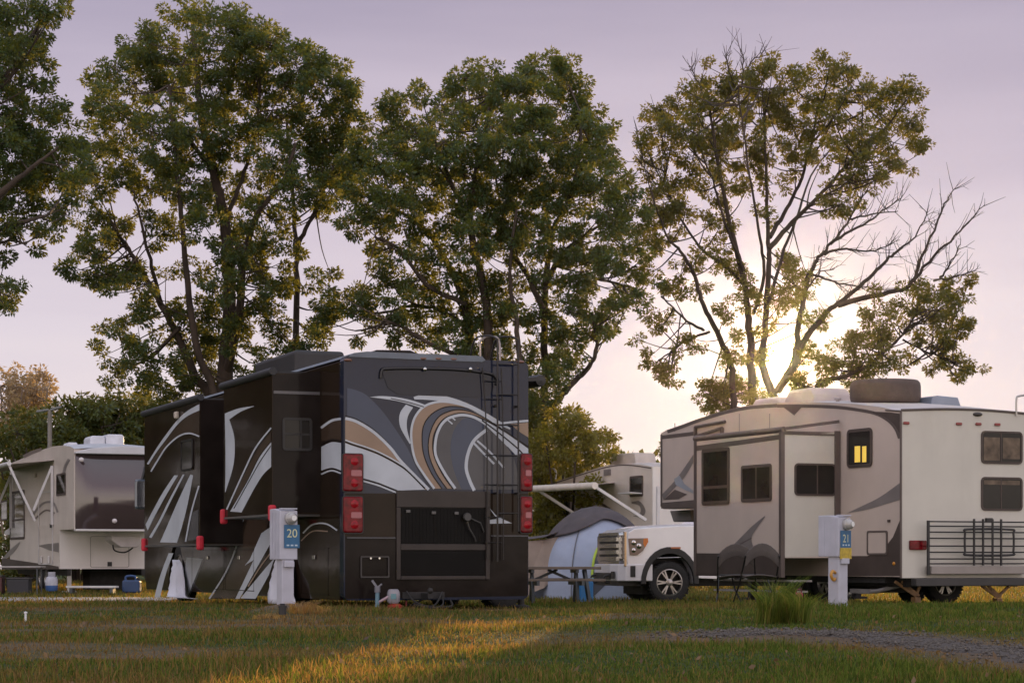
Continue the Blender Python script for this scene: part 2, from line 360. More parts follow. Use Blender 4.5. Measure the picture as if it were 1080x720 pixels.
def pad(name, corners, mat, lift, label):
    mb = MB(); n = 10; a, b, c, d = [np.array(q) for q in corners]; vs = []; fs = []
    for i in range(n+1):
        for j in range(n+1):
            u, v = i/n, j/n; q = a*(1-u)*(1-v)+b*u*(1-v)+c*u*v+d*(1-u)*v; vs.append((q[0], q[1], gz(q[1])+lift))
    for i in range(n):
        for j in range(n): fs.append((i*(n+1)+j, (i+1)*(n+1)+j, (i+1)*(n+1)+j+1, i*(n+1)+j+1))
    mb.add(vs, fs); ed = [i*(n+1) for i in range(n+1)]
    o = mb.build(name, mat); s = o.modifiers.new('thick', 'SOLIDIFY'); s.thickness = .12; s.offset = -1
    return tag(o, label, 'pad', kind='structure')
pad('concrete_pad', [(-14.5, 46), (-7.3, 46), (-7.3, 49.3), (-14.5, 49.3)], conc, .045, 'pale concrete camping pad in front of the travel trailer at the left')
pad('camp_road', [(-1.2, 50.9), (3.0, 50.9), (3.0, 53.2), (-1.2, 53.2)], conc, .05, 'pale campground drive behind the picnic table and pickup')
class Decal:
    "paint laid on one flat panel; pts in photo pixels are cast onto the panel's plane"
    def __init__(s, mb, fr, plane, val): s.mb, s.fr, s.pl, s.val = mb, fr, plane, val
    def pts(s, px, off):
        if s.pl == 'y': return [(x, s.val-off, z) for x, z in (s.fr.ony(a, b, s.val) for a, b in px)]
        return [(s.val-off, y, z) for y, z in (s.fr.onx(a, b, s.val) for a, b in px)]
    def poly(s, px, m, off=.003): s.mb.ngon(s.pts(px, off), m)
    def between(s, a, b, m, off=.003, n=6):
        s.quadstrip(cr(a, n), cr(b, n), m, off)
    def quadstrip(s, A, B, m, off):
        def res(c, k):
            c = np.array(c); d = np.r_[0, np.cumsum(np.linalg.norm(np.diff(c, axis=0), axis=1))]; t = np.linspace(0, d[-1], k); return np.stack([np.interp(t, d, c[:, 0]), np.interp(t, d, c[:, 1])], 1)
        k = max(len(A), len(B)); a = s.pts(res(A, k), off); b = s.pts(res(B, k), off)
        s.mb.add(a+b, [(i, i+1, k+i+1, k+i) for i in range(k-1)], m)
    def line(s, px, w, m, off=.004, n=6, taper=False):
        c = np.array(cr(px, n)); t = np.gradient(c, axis=0); t /= np.linalg.norm(t, axis=1)[:, None]+1e-9
        nn = np.stack([-t[:, 1], t[:, 0]], 1); k = len(c); ww = np.full(k, w/2.0)
        if taper: ww = ww*np.minimum(1, np.minimum(np.arange(k), np.arange(k)[::-1])/(k*.4)+.1)
        a = s.pts(c+nn*ww[:, None], off); b = s.pts(c-nn*ww[:, None], off)
        s.mb.add(a+b, [(i, i+1, k+i+1, k+i) for i in range(k-1)], m)
def rrect(a0, b0, a1, b1, r, n=4):
    "rounded rectangle as a polygon"
    out = []
    for ca, cb, st in ((a1-r, b0+r, -90), (a1-r, b1-r, 0), (a0+r, b1-r, 90), (a0+r, b0+r, 180)):
        for k in range(n+1): t = R(st+90*k/n); out.append((ca+r*math.cos(t), cb+r*math.sin(t)))
    return out
def ring_prism(mb, outer, inner, ax, a, b, m=0):
    n = len(outer)
    def pt(p, t): return {'x': (t, p[0], p[1]), 'y': (p[0], t, p[1]), 'z': (p[0], p[1], t)}[ax]
    vs = [pt(p, a) for p in outer]+[pt(p, a) for p in inner]+[pt(p, b) for p in outer]+[pt(p, b) for p in inner]
    fs = []
    for i in range(n):
        j = (i+1) % n
        fs += [(i, j, n+j, n+i), (2*n+i, 3*n+i, 3*n+j, 2*n+j), (i, 2*n+i, 2*n+j, j), (n+i, n+j, 3*n+j, 3*n+i)]
    mb.add(vs, fs, m)
def window(parent, ax, val, a0, b0, a1, b1, r, frame_m, glass_m, fw=.03, proud=.018, mull=None, bars=(), name='window', depth_sign=-1):
    "framed window lying on plane ax=val, standing proud towards -ax; > frame, sill bar; mull: list of fractions across"
    a0, a1 = sorted((a0, a1)); b0, b1 = sorted((b0, b1)); s = depth_sign
    g = MB(); g.prism(rrect(a0+fw*.5, b0+fw*.5, a1-fw*.5, b1-fw*.5, max(r-fw*.5, .01)), ax, val+s*.004, val+s*.010)
    go_ = g.build(name, glass_m, parent)
    f = MB(); ring_prism(f, rrect(a0, b0, a1, b1, r), rrect(a0+fw, b0+fw, a1-fw, b1-fw, max(r-fw, .008)), ax, val+s*.002, val+s*proud)
    for t in (mull or []):
        c = a0+(a1-a0)*t
        lo, hi = b0+fw+.001, b1-fw-.001
        if ax == 'y': f.box(c-fw*.35, val+s*.011, lo, c+fw*.35, val+s*(proud-.003), hi)
        else: f.box(val+s*.011, c-fw*.35, lo, val+s*(proud-.003), c+fw*.35, hi)
    for t in bars:
        c = b0+(b1-b0)*t; lo, hi = a0+fw+.001, a1-fw-.001
        if ax == 'y': f.box(lo, val+s*.011, c-fw*.4, hi, val+s*(proud-.003), c+fw*.4)
        else: f.box(val+s*.011, lo, c-fw*.4, val+s*(proud-.003), hi, c+fw*.4)
    f.build('frame', frame_m, go_)
    return go_
rubber = pm('tyre_rubber', (.018, .017, .016), rough=.85, var=.3, scale=20, bump=.3, bscale=60)
alloy = pm('polished_alloy', (.40, .38, .36), rough=.35, metal=.9, var=.1)
dark_steel = pm('dark_chassis_steel', (.02, .018, .017), rough=.7, var=.4, scale=8)
def wheel(parent, x, y, z, r, w, ax='x', side=-1, rim_m=None, spokes=8, name='wheel', rr=.62):
    "axle along local ax; outer face towards side; > tyre, rim"
    root = bpy.data.objects.new(name, None); COL.objects.link(root); root.parent = parent; root.location = (x, y, z); root.empty_display_size = .1
    if ax == 'x' and side < 0: root.rotation_euler = (0, 0, R(180))
    if ax == 'y': root.rotation_euler = (0, 0, R(90*side))
    t = MB(); h = w/2; ri = r*rr
    prof = [(ri, -h*.9), (r*.86, -h), (r*.97, -h*.85), (r, -h*.55), (r, h*.55), (r*.97, h*.85), (r*.86, h), (ri, h*.9), (ri*.97, h*.5), (ri*.97, -h*.9)]
    t.lathe(prof, (0, 0, 0), 'x', 36)
    for k in range(36):      # tread blocks
        a = 2*math.pi*k/36
        for q in (-.62, .0, .62):
            c = Vector((q*h, math.cos(a)*(r+.004), math.sin(a)*(r+.004))); d = Vector((0, -math.sin(a), math.cos(a)))
            t.bar(c-d*r*.055, c+d*r*.055, h*.42 if q else h*.5, .014)
    t.build('tyre', rubber, root, smooth=40)
    m = MB(); m.lathe([(.0, -h*.2), (ri*.95, -h*.2), (ri*.96, h*.55), (ri*1.0, h*.86), (ri*.93, h*.9), (ri*.88, h*.5)], (0, 0, 0), 'x', 36, 0, mats=[1, 1, 0, 0, 0], caps=False)
    for k in range(spokes):
        a = 2*math.pi*k/spokes
        for da in (-.13, .13):
            p0 = Vector((h*.66, math.cos(a)*ri*.16, math.sin(a)*ri*.16)); p1 = Vector((h*.72, math.cos(a+da)*ri*.93, math.sin(a+da)*ri*.93))
            m.bar(p0, p1, ri*.075, .03)
    m.lathe([(ri*.26, h*.5), (ri*.26, h*.78), (ri*.18, h*.86), (0, h*.86)], (0, 0, 0), 'x', 16)
    m.build('rim', [rim_m or alloy, dark_steel], root, smooth=35)
    return root
red_lens = pm('red_lens', (.13, .002, .006), rough=.2, var=.6, scale=14, coat=0, spec=.25)
red_lens2 = pm('bright_red_lens', (.26, .006, .012), rough=.2, var=.4, scale=20, spec=.3)
clear_lens = pm('clear_lens', (.34, .12, .13), rough=.2, var=.1, spec=.3)
black_trim = pm('black_trim', (.013, .012, .012), rough=.4, var=.3, scale=5)
chrome = pm('chrome', (.52, .51, .50), rough=.15, metal=1, var=.05)
def motorhome():
    B = Frame(363, 29.0, 21.6)
    T = thing('motorhome', 'long black and brown motorhome with grey and tan swirls, seen from behind', 'motorhome', B)
    Z = lambda py: B.ony(363, py, 0)[1]
    Wd = 2.65
    slate = pm('slate_gloss_paint', (.014, .018, .036), rough=.10, var=.15, scale=1.2, spec=.24, bump=.12, bscale=1.3)
    slate_l = pm('light_slate_paint', (.040, .052, .086), rough=.10, var=.1, scale=1.2, spec=.26, bump=.12, bscale=1.3)
    brown = pm('dark_brown_paint', (.021, .0135, .0090), rough=.08, var=.25, scale=1.2, spec=.10, bump=.12, bscale=1.3)
    umber = pm('umber_paint', (.055, .036, .025), rough=.12, var=.2, scale=1.2, spec=.16, bump=.12, bscale=1.3)
    silver = pm('silver_paint', (.47, .50, .54), rough=.3, var=.10, scale=2, spec=.12)
    tan = pm('tan_paint', (.27, .19, .135), rough=.3, var=.1, scale=2, spec=.25)
    midg = pm('mid_grey_paint', (.075, .074, .080), rough=.12, var=.1, spec=.2, bump=.12, bscale=1.3)
    dk = pm('near_black_paint', (.016, .0120, .0105), rough=.10, var=.25, spec=.08, bump=.12, bscale=1.3)
    PM = [slate, slate_l, brown, umber, silver, tan, midg, dk]
    SL, LL, BR, UM, SI, TA, MG, DK = range(8)
    zt, zb = Z(374), Z(633); zr = zt-.02
    Ln = B.onx(156, 600, 0)[0]+.25
    xo = None
    # hull
    sec = [(.06, zb+.28), (Wd-.06, zb+.28), (Wd-.06, zt-.10)]
    sec += [(Wd-.16+.10*math.cos(t), zt-.10+.10*math.sin(t)) for t in np.linspace(0, math.pi/2, 5)]+[(.16-.10*math.sin(t), zt-.10+.10*math.cos(t)) for t in np.linspace(0, math.pi/2, 5)]+[(.06, zt-.10)]
    b = MB(); b.prism(sec, 'y', .2, Ln); b.build('body', brown, T, smooth=35)
    # side skin facing us with wheel arches cut into its lower edge
    def yb(px): return B.onx(px, 600, 0)[0]
    yR, yF = yb(300), yb(186)
    def arch(yc, w, h): return [(yc+w*math.cos(t), zb+h*math.sin(t)) for t in np.linspace(0, math.pi, 13)]
    AW, AH = .62, .86
    low = [(.205, zb)]+arch(yR, AW, AH)[::-1]+arch(yF, AW, AH)[::-1]+[(Ln-.12, zb), (Ln, zb+.3), (Ln, zt-.3), (Ln-.25, zt-.08), (.205, zt-.08)]
    s = MB(); s.prism(low, 'x', 0, .055, BR)
    d = Decal(s, B, 'x', 0)
    d.between([(163, 629.5), (169, 607), (178, 583)], [(169, 629.5), (175, 605), (183, 583)], SI)
    d.poly([(196, 586), (216.7, 588), (200, 629), (191, 629)], MG); d.poly([(197, 587), (214, 589), (199, 627), (193, 627)], SI, .005)
    d.between([(262, 545), (252, 580), (240, 606), (222, 631)], [(285, 545), (275, 575), (262, 606), (250, 631)], UM)
    d.line([(257, 546), (249, 578), (238, 604), (221, 631)], 1.6, SI, .006)
    d.poly([(289, 553), (276, 562), (264, 589), (258.5, 596), (268, 590), (248.5, 631), (253, 631), (291, 563)], SI, .005)
    d.poly([(290, 588), (281, 598), (254, 630.5), (270, 631), (284, 606)], SI, .006)
    d.line([(292, 575), (276, 596), (262, 618)], 1.4, TA, .007)
    # left-hand wrap of the rear graphics, between the slide and the corner
    d.between([(339, 451), (350, 444), (360, 441.5)], [(339, 465), (350, 464), (360, 465)], UM)
    d.between([(339, 471), (350, 466), (360, 467)], [(339, 496), (350, 493), (360, 496)], SI)
    d.line([(339, 451), (350, 443.5), (360, 441.5)], 2.6, SI, .006); d.line([(339, 468), (350, 463.5), (360, 465)], 1.6, DK, .006); d.line([(339, 500), (350, 496), (360, 499)], 1.6, SI, .006)
    d.line([(320, 562), (330, 553), (344, 552), (356, 559)], 1.6, SI, .006); d.line([(318, 570), (330, 560), (346, 560)], 1.2, TA, .006)
    s.build('side_panel', PM, T, smooth=30)
    # bay doors, lines and latches on the low side
    for i, (a, c) in enumerate(((203, 236), (238, 268), (318, 346))):
        m = MB(); ya, yc = yb(a), yb(c); z0, z1 = zb+.06, B.onx(300, 578, 0)[1]
        ring_prism(m, rrect(ya, z0, yc, z1, .03), rrect(ya+.012, z0+.012, yc-.012, z1-.012, .02), 'x', -.006, -.0085)
        o = m.build('bay_door', dk, T)
        h = MB(); yc2 = (ya+yc)/2; h.box(-.02, yc2-.07, z1-.16, -.009, yc2+.07, z1-.10); h.build('latch', chrome, o, bevel=.006)
    # rear cap
    rc = MB(); rc.prism(rrect(0, zb, Wd, zt, .09, 5), 'y', .02, .20, SL); cap = None
    d = Decal(rc, B, 'y', .02)
    # lower third is brown-black
    d.poly([(364, 520), (557, 520), (557.5, 564), (364, 566)], BR, .003)
    d.poly([(364, 566), (557, 564), (556.5, 628), (364, 631)], DK, .0032)
    d.poly([(366, 541), (384, 540), (392, 548), (396, 563), (388, 565), (366, 565)], BR, .004)
    # lighter slate field sweeping down from the upper left
    d.poly(cr([(366, 409), (376, 411.5), (387, 417), (402, 432), (416, 451), (430, 473), (440, 495), (452, 515)], 4)+[(446, 510), (437, 500), (422, 485), (411, 471), (394, 455), (376, 444.5), (366, 441)], LL, .0045)
    # hill: tan field, silver band, their lines
    A = [(364, 441), (376, 444.5), (394, 455.5), (411, 471.5), (422, 485.5), (437, 501), (452, 516)]
    Bt = [(364, 467), (372, 470), (386, 474.5), (400, 480), (417, 489), (430, 498), (448, 516)]
    Bb = [(364, 496.5), (374, 501), (383, 504), (392, 506.5), (400, 509), (410, 513), (420, 517)]
    d.between(A, Bt, TA, .005); d.between(Bt, Bb, SI, .0055)
    d.line(A, 3.0, SI, .007); d.line([(p[0], p[1]-2.6) for p in A[:4]], .9, DK, .0066)
    d.line([(p[0], p[1]-1.2) for p in Bt], 1.7, DK, .007); d.line([(p[0], p[1]-3.2) for p in Bt], 1.4, SI, .0074)
    d.line([(p[0], p[1]+1.4) for p in Bb], 1.4, DK, .0075); d.line([(p[0], p[1]+3.0) for p in Bb], 1.7, SI, .0075)
    # great eye: dark disc, slate, tan rings
    Dk = [(470, 442), (482, 439), (498, 441), (513, 449), (530, 465), (543, 481), (549, 500), (549, 517)]
    d.poly(cr([(482, 516), (469, 499), (459.5, 480), (460, 461), (468, 446), (482, 439.5), (498, 441.5), (513, 449), (530, 465), (541, 482), (546, 500), (546, 516)], 5), MG, .0035)
    d.poly(cr([(487, 516), (479, 497), (475, 475), (478, 455), (488, 442), (498, 441.5), (511, 449), (500, 462), (493, 480), (494, 500), (500, 516)], 5), LL, .004)
    o1 = [(458, 515), (447, 500), (438, 485), (434, 467), (434, 451), (438.5, 438), (448, 428), (463, 423.5), (480, 425), (497, 430.5), (514, 440), (530, 452)]
    i1 = [(466, 515), (455, 499), (447, 480), (445, 463), (446.5, 449), (453, 438.5), (463, 431.5), (474, 428.5), (488, 429.5), (502, 434), (516, 442), (530, 452)]
    i2 = [(471, 515), (460, 499), (452.5, 480), (452, 463), (456, 449.5), (462, 440), (470, 435), (481, 432), (493, 433), (504, 437), (517, 444), (530, 453)]
    i3 = [(477, 515), (466, 499), (457.5, 480), (456.5, 463), (461, 450), (468, 441.5), (476, 437.5), (486, 435.5), (497, 437), (507, 440.5), (518, 446), (530, 454)]
    i4 = [(480, 515), (469, 499), (459.5, 480), (459.5, 463), (464, 450), (471, 442), (480, 438.5), (489, 437.5), (500, 440), (512, 447), (524, 458), (536, 470)]
    d.between(o1, i1, TA, .005, 8); d.between(i1, i2, LL, .0052, 8); d.between(i2, i3, TA, .0054, 8)
    d.line(o1, 2.4, SI, .007, 8); d.line(i1, 1.1, DK, .0068, 8); d.line(i2, 1.1, DK, .0069, 8); d.line(i3, 1.0, DK, .007, 8); d.line(i4, 2.8, SI, .0075, 8)
    # right-hand silver fan running off the edge
    d.poly(cr([(500, 439), (516, 446), (536, 458), (557, 473)], 5)+cr([(557, 493), (544, 480), (530, 465), (514, 449)], 5), SI, .0056)
    d.line([(508, 443), (528, 458), (546, 473), (556, 484)], 1.4, DK, .0076); d.line([(520, 446), (540, 460), (557, 471)], 1.4, DK, .0076)
    d.poly([(538, 447), (557, 445.5), (557, 461), (549, 456)], TA, .005); d.line([(522, 447), (540, 445), (557, 443.5)], 2.2, SI, .007)
    # outer silver arcs and spear
    d.between([(436, 418.5), (448, 415.3), (464, 416.5), (482, 421), (500, 428.5), (518, 438.5), (538, 451)], [(437, 421), (450, 421.5), (468, 423), (486, 427.5), (505, 436.5), (520, 445), (538, 453)], SI, .006)
    d.between([(428, 426.5), (421.5, 436), (422, 450), (432, 468)], [(435.5, 429.5), (430, 439), (429, 451), (433, 467)], SI, .006)
    d.poly(cr([(390, 418.6), (403, 417.5), (421, 419.2), (436, 422.5), (449, 427)], 4)+cr([(444, 430), (428, 425), (412, 421.5), (390, 418.6)], 4), SI, .0062)
    d.line([(412, 420), (430, 424), (447, 429)], .9, DK, .0078)
    # inner white arc and the two slanting bars
    d.line([(513, 453), (500, 464), (493.5, 478), (491.5, 493), (495, 506), (500, 517)], 3.4, SI, .0078)
    d.line([(499.5, 467), (510, 478), (521, 489)], 2.2, SI, .0079, taper=False); d.line([(503, 464.5), (517, 477), (531, 493)], 2.0, SI, .0079)
    d.line([(470, 441), (477, 447)], 1.4, SI, .0079); d.line([(476, 439.5), (480, 443)], 1.4, SI, .0079)
    d.poly([(516, 535.5), (523, 543), (531, 547.5), (540, 551.5), (515, 552), (515, 548), (524, 547)], SI, .006)
    cap = rc.build('rear_cap', PM, T, bevel=.0, smooth=30)
    # rear window under its black visor
    w = MB(); pts = [B.ony(a, c, .02) for a, c in ((403, 393), (412, 391.5), (508, 394), (521, 398), (523, 404), (516, 416), (505, 419), (420, 416), (409, 409))]
    w.prism(pts, 'y', .0165, .0105)
    wo = w.build('rear_window', pm('window_black', (.010, .012, .022), rough=.05, var=.1, spec=.24), T)
    v = MB(); v.tube([(x, -.004, z) for x, z in (B.ony(a, c, .02) for a, c in cr([(401, 399), (402, 391), (408, 388.7), (440, 388.3), (480, 389.5), (505, 392), (519, 395), (523.5, 401), (523, 406)], 5))], .022, 6); v.build('visor', black_trim, wo, smooth=50)
    for px in (447, 495):
        x, z = B.ony(px, 389.5, .02); c = MB(); c.ball((x, -.03, z), .03, .02, .03, 10, 6); c.build('camera_housing', chrome, wo, smooth=60)
    # roof edge cap in pale grey, dark bumper trim line
    rg = MB(); (xa, za), (xb, zb2) = B.ony(366, 372.5, .1), B.ony(505, 374.5, .1)
    pl = [(.06, zt-.025), (.14, zt+.03), (.32, zt+.055), (Wd*.74, zt+.05), (Wd*.76, zt-.005), (Wd*.74, zt-.03)]
    rg.prism(pl, 'y', -.0, Ln-.4); rg.build('roof', pm('roof_membrane', (.13, .15, .18), rough=.5, var=.2, scale=2), T, smooth=30)
    dome = MB(); xa, za = B.ony(383, 372, .5); xb, _ = B.ony(453, 372, .5)
    dome.prism([(xa, zt+.05), (xa+.22, zt+.14), (xb-.25, zt+.15), (xb, zt+.06)], 'y', .55, 1.8); dome.build('roof_fairing', dk, T, bevel=.03)
    ac = MB(); y0, z0 = B.onx(318, 388, .6); y1, _ = B.onx(287, 388, .6); ac.box(.55, y0+.2, zt, 1.35, y1+.9, B.onx(312, 373.5, .6)[1]+.06); ac.build('roof_air_conditioner', pm('black_shroud', (.018, .017, .018), rough=.5, var=.2), T, bevel=.06, seg=3)
    # marker lamps
    for px, py in ((367, 379.5), (446, 378), (462, 378.2), (478, 378.6), (549, 381.5)):
        x, z = B.ony(px, py, .02); m = MB(); m.ball((x, .018, z), .062, .03, .022, 12, 6); m.build('marker_light', pm('amber_lens', (.16, .07, .045), rough=.2, var=.1, coat=.5), T, smooth=60)
    # tail lamps: two stacked per side
    for (x0, x1) in ((361.5, 382), (548.5, 560.5)):
        for (ya, yc) in ((478.5, 518), (523.5, 561.5)):
            a0, c1 = B.ony(x0, ya, .0); a1, c0 = B.ony(x1, yc, .0)
            m = MB(); m.prism(rrect(a0, c0, a1, c1, .03), 'y', -.045, .018)
            o = m.build('tail_light', red_lens, T, bevel=.02, seg=3)
            k = MB(); zm = c0+(c1-c0)*(.5 if ya < 500 else .5); k.prism(rrect(a0+(a1-a0)*.38, zm-.045, a1-.02, zm+.035, .015), 'y', -.0505, -.046); k.build('reflector', clear_lens, o)
            for q in (.22, .80): k = MB(); k.lathe([(.0, -.008), (.045, -.006), (.055, 0), (.055, .004)], (a0+(a1-a0)*.56, -.047, c0+(c1-c0)*q), 'y', 14); k.build('lamp_ring', red_lens2, o, smooth=40)
            k = MB(); ring_prism(k, rrect(a0-.012, c0-.012, a1+.012, c1+.012, .035), rrect(a0+.006, c0+.006, a1-.006, c1-.006, .025), 'y', -.02, .014); k.build('bezel', black_trim, o)
    # engine door: header, mesh bay, rail, lower grille
    e = MB(); x0, z0 = B.ony(418, 611, .0); x1, z1 = B.ony(516.5, 518, .0); zz = lambda py: B.ony(465, py, 0)[1]
    e.box(x0, -.014, zz(535), x1, .012, z1); e.box(x0, -.012, z0, x0+.06, .012, zz(535)-.002); e.box(x1-.06, -.012, z0, x1, .012, zz(535)-.002)
    e.box(x0+.062, -.016, zz(580), x1-.062, .012, zz(573.5)); e.box(x0+.062, -.010, z0, x1-.062, .012, z0+.05)
    eo = e.build('engine_door', pm('engine_door_paint', (.030, .023, .021), rough=.3, var=.25, spec=.3), T, bevel=.006)
    k = MB(); k.box(x0+.062, .004, z0+.052, x1-.062, .012, zz(580)-.002); k.box(x0+.062, .004, zz(573)+.002, x1-.062, .012, zz(535.5))
    for zc in np.arange(z0+.07, zz(580)-.02, .035): k.box(x0+.066, -.008, zc, x1-.066, .0035, zc+.012)
    for zc in np.arange(zz(573)+.02, zz(536), .030): k.box(x0+.066, -.004, zc, x1-.066, .0035, zc+.006)
    for xc in np.arange(x0+.08, x1-.07, .05): k.box(xc, -.0015, zz(573)+.003, xc+.006, .0033, zz(536.5))
    k.build('grille', pm('grille_black', (.0055, .005, .0045), rough=.5, var=.3, spec=.15), eo)
    xx, zc = B.ony(491, 545, 0); k = MB(); k.lathe([(.05, 0), (.06, .03), (.045, .08), (0, .085)], (xx, -.095, zc), 'y', 14); k.tube([(xx, -.05, zc-.04), (xx+.03, -.06, zc-.15), (xx+.12, -.04, zc-.28), (xx+.14, -.02, zc-.33)], .011); k.tube([(xx+.06, -.05, zc-.02), (xx+.2, -.05, zc-.08), (xx+.26, -.02, zc-.2)], .01); k.build('power_plug', pm('grey_plastic', (.05, .048, .045), rough=.5), T, smooth=40)
    for px, py in ((430, 539), (457, 540.5), (481, 541)):
        x, z = B.ony(px, py, 0); k = MB(); k.box(x-.03, -.03, z-.02, x+.03, -.006, z+.02); k.build('badge', pm('badge_grey', (.09, .085, .08), rough=.4), T, bevel=.006)
    # licence pocket
    x0, z0 = B.ony(380, 609, .0); x1, z1 = B.ony(410.5, 586, .0); k = MB(); ring_prism(k, rrect(x0, z0, x1, z1, .02), rrect(x0+.02, z0+.02, x1-.02, z1-.02, .015), 'y', -.012, .012); lo = k.build('licence_pocket', pm('pocket_brown', (.03, .025, .024), rough=.4), T)
    for t in (.35, .65): k = MB(); k.lathe([(.014, 0), (.01, .02), (0, .02)], (x0+(x1-x0)*t, -.02, z1-.03), 'y', 10); k.build('screw', chrome, lo)
    x0, z0 = B.ony(366, 566.5, .0); x1, _ = B.ony(417, 566.5, .0); k = MB(); k.box(x0, -.006, z0-.012, x1, .012, z0+.006); k.build('bumper_trim', pm('trim_slate', (.05, .05, .06), rough=.3), T); k = MB(); x0, z0 = B.ony(518, 564.5, .0); x1, _ = B.ony(557, 564.5, .0); k.box(x0, -.006, z0-.012, x1, .012, z0+.006); k.build('bumper_trim', pm('trim_slate', (.05, .05, .06), rough=.3), T)
    # ladder
    l = MB(); xa, _ = B.ony(525, 450, -.1); xb, _ = B.ony(547, 450, -.1); zl = lambda py: B.ony(536, py, -.1)[1]
    for x, zbm in ((xa, zl(592)), (xb, zl(560))):
        top = zl(356); c = []
        c = [(x, -.09, zbm), (x, -.09, zl(380)), (x, -.09, top+.02-.08), (x-.03, -.06, top), (x-.09, .05, top+.03), (x-.2, .25, top+.0), (x-.22, .40, zt+.03)]
        l.tube(cr(c, 4), .013, 8)
    for py in (384, 416, 448, 480, 511, 541): l.tube([(xa, -.09, zl(py)), (xb, -.09, zl(py))], .011, 8)
    for py in (428, 520):
        for x in (xa, xb): l.bar((x, -.09, zl(py)), (x, .018, zl(py)), .03)
    # lower hinged ladder half folded beside it
    xc, _ = B.ony(514, 450, -.05); xd, _ = B.ony(531, 450, -.05)
    for x, sh in ((xc, -.07), (xd, -.03)): l.tube([(x+sh, -.045, zl(388)), (x+sh*.5, -.045, zl(420)), (x, -.045, zl(470)), (x, -.045, zl(590))], .009, 6)
    for py in (402, 421, 480, 511, 545, 572): l.tube([(xc-.03, -.045, zl(py)), (xd-.02, -.045, zl(py))], .008, 6)
    l.build('ladder', pm('ladder_metal', (.022, .019, .018), rough=.4, metal=.3), T, smooth=50)
    # rooftop luggage hoop left of the ladder
    l = MB(); x0, _ = B.ony(504, 372, .2); x1, _ = B.ony(524.5, 372, .2); l.tube(cr([(x0, .1, zt+.02), (x0, .1, zl(360)), (x0+.05, .12, zl(356)), (x0+.14, .2, zl(353.5)), (x1, .15, zl(356)), (x1, .1, zt)], 4), .015, 8); l.build('roof_hoop', pm('hoop_metal', (.30, .26, .24), rough=.3, metal=.8), T, smooth=50)
    # awning arm with rolled end on the far side
    m = MB(); x, z = B.ony(563, 401, .3); m.lathe([(.0, 0), (.075, .01), (.085, .05), (.085, 3.0), (.06, 3.05), (0, 3.05)], (x+.09, .25, z), 'y', 16); m.bar((Wd+.035, .28, z), (Wd+.035, .28, Z(557)), .06, .05); m.bar((Wd, .28, z), (x+.09, .28, z+.02), .05); m.build('awning', black_trim, T, smooth=40)
    # jacks, hitch and underside
    u = MB(); u.box(.25, .3, zb+.02, Wd-.25, Ln-1.0, zb+.3); u.build('chassis', dark_steel, T)
    x, _ = B.ony(551, 630, .3); m = MB(); m.tube([(x, .35, -.0), (x, .35, zb+.15)], .045, 10); m.lathe([(.12, 0), (.12, .03), (.05, .05)], (x, .35, -.02), 'z', 14); m.build('levelling_jack', dark_steel, T)
    h = MB(); x, z = B.ony(452, 628, -.2); h.bar((x, .1, z), (x, -.28, z), .07); h.ball((x, -.27, z+.07), .04, .04, .04); h.box(x-.3, .0, z-.04, x+.3, .1, z+.05)
    h.tube(cr([(x-.25, -.02, z+.06), (x-.2, -.15, z-.06), (x-.05, -.2, z-.13), (x+.1, -.18, z-.12), (x+.25, -.05, z+.05)], 5), .012); h.tube(cr([(x+.25, -.02, z+.02), (x+.2, -.2, z-.12), (x, -.25, z-.16), (x-.2, -.15, z-.1)], 5), .012)
    h.build('tow_hitch', dark_steel, T, smooth=40)
    # wheels: front, rear duals both sides, tag at the far rear
    for yc in (yR, yF):
        for sx, x in ((-1, .17), (1, Wd-.17)): wheel(T, x, yc, .44, .50, .27, side=sx, spokes=10)
    # the rear tyre on the far side is seen under the bumper with a white cover
    x, z = B.ony(529, 626, 1.2); wo = wheel(T, x, 1.25, .36, .40, .25, ax='y', side=-1, spokes=8); wo.rotation_euler = (0, 0, R(-70))
    c = MB(); c.lathe([(.27, .0), (.26, .02), (.15, .04), (0, .045)], (.13, 0, 0), 'x', 24); c.build('hub_cover', pm('pale_cover', (.5, .5, .55), rough=.6), wo, smooth=40)
    m = MB(); x, z = B.onx(262, 640, 0); m.box(.02, B.onx(268, 640, 0)[0], .03, .05, B.onx(256, 640, 0)[0], zb+.02); m.build('mud_flap', rubber, T)
    # ---------------- slide-outs
    ys1 = B.onx(338, 500, 0)[0]; xo = B.ony(287, 470, ys1)[0]
    yr1 = B.onx(236, 470, xo)[0]; yf0 = B.onx(211, 470, xo)[0]; yf1 = B.onx(152.5, 470, xo)[0]
    print('BUS', 'W', Wd, 'len', Ln, 'zt', zt, 'zb', zb, 'slides', xo, ys1, yr1, yf0, yf1)
    pad_red = pm('red_corner_pad', (.55, .02, .04), rough=.6, var=.1)
    # rear slide
    zt1 = B.ony(287, 393, ys1)[1]; zb1 = B.ony(287, 541.5, ys1)[1]
    s = MB(); s.box(xo, ys1, zb1, .01, yr1, zt1, BR)
    d = Decal(s, B, 'x', xo)
    d.between([(237, 436), (252, 430.5), (268, 428)], [(241.5, 442.5), (254, 434), (268, 428.3)], SI)
    d.between([(237.3, 436), (238, 470), (238, 500), (237.5, 518)], [(242, 442), (247.5, 462), (246.5, 490), (237.8, 519)], SI, .0035)
    d.between([(243, 539), (261, 508), (274, 482), (286.3, 466)], [(255, 540), (269, 514), (278, 500), (286.3, 492)], SI, .004)
    d.between([(246, 525), (258, 500), (270, 478), (286, 455)], [(246, 534), (261, 507), (273, 482), (286, 465)], UM, .0035)
    d.line([(239.5, 537), (256, 500.6), (270, 472), (286.3, 451)], 1.6, SI, .006)
    d.line([(247, 536), (262, 509), (275, 486), (286, 470)], .9, DK, .006)
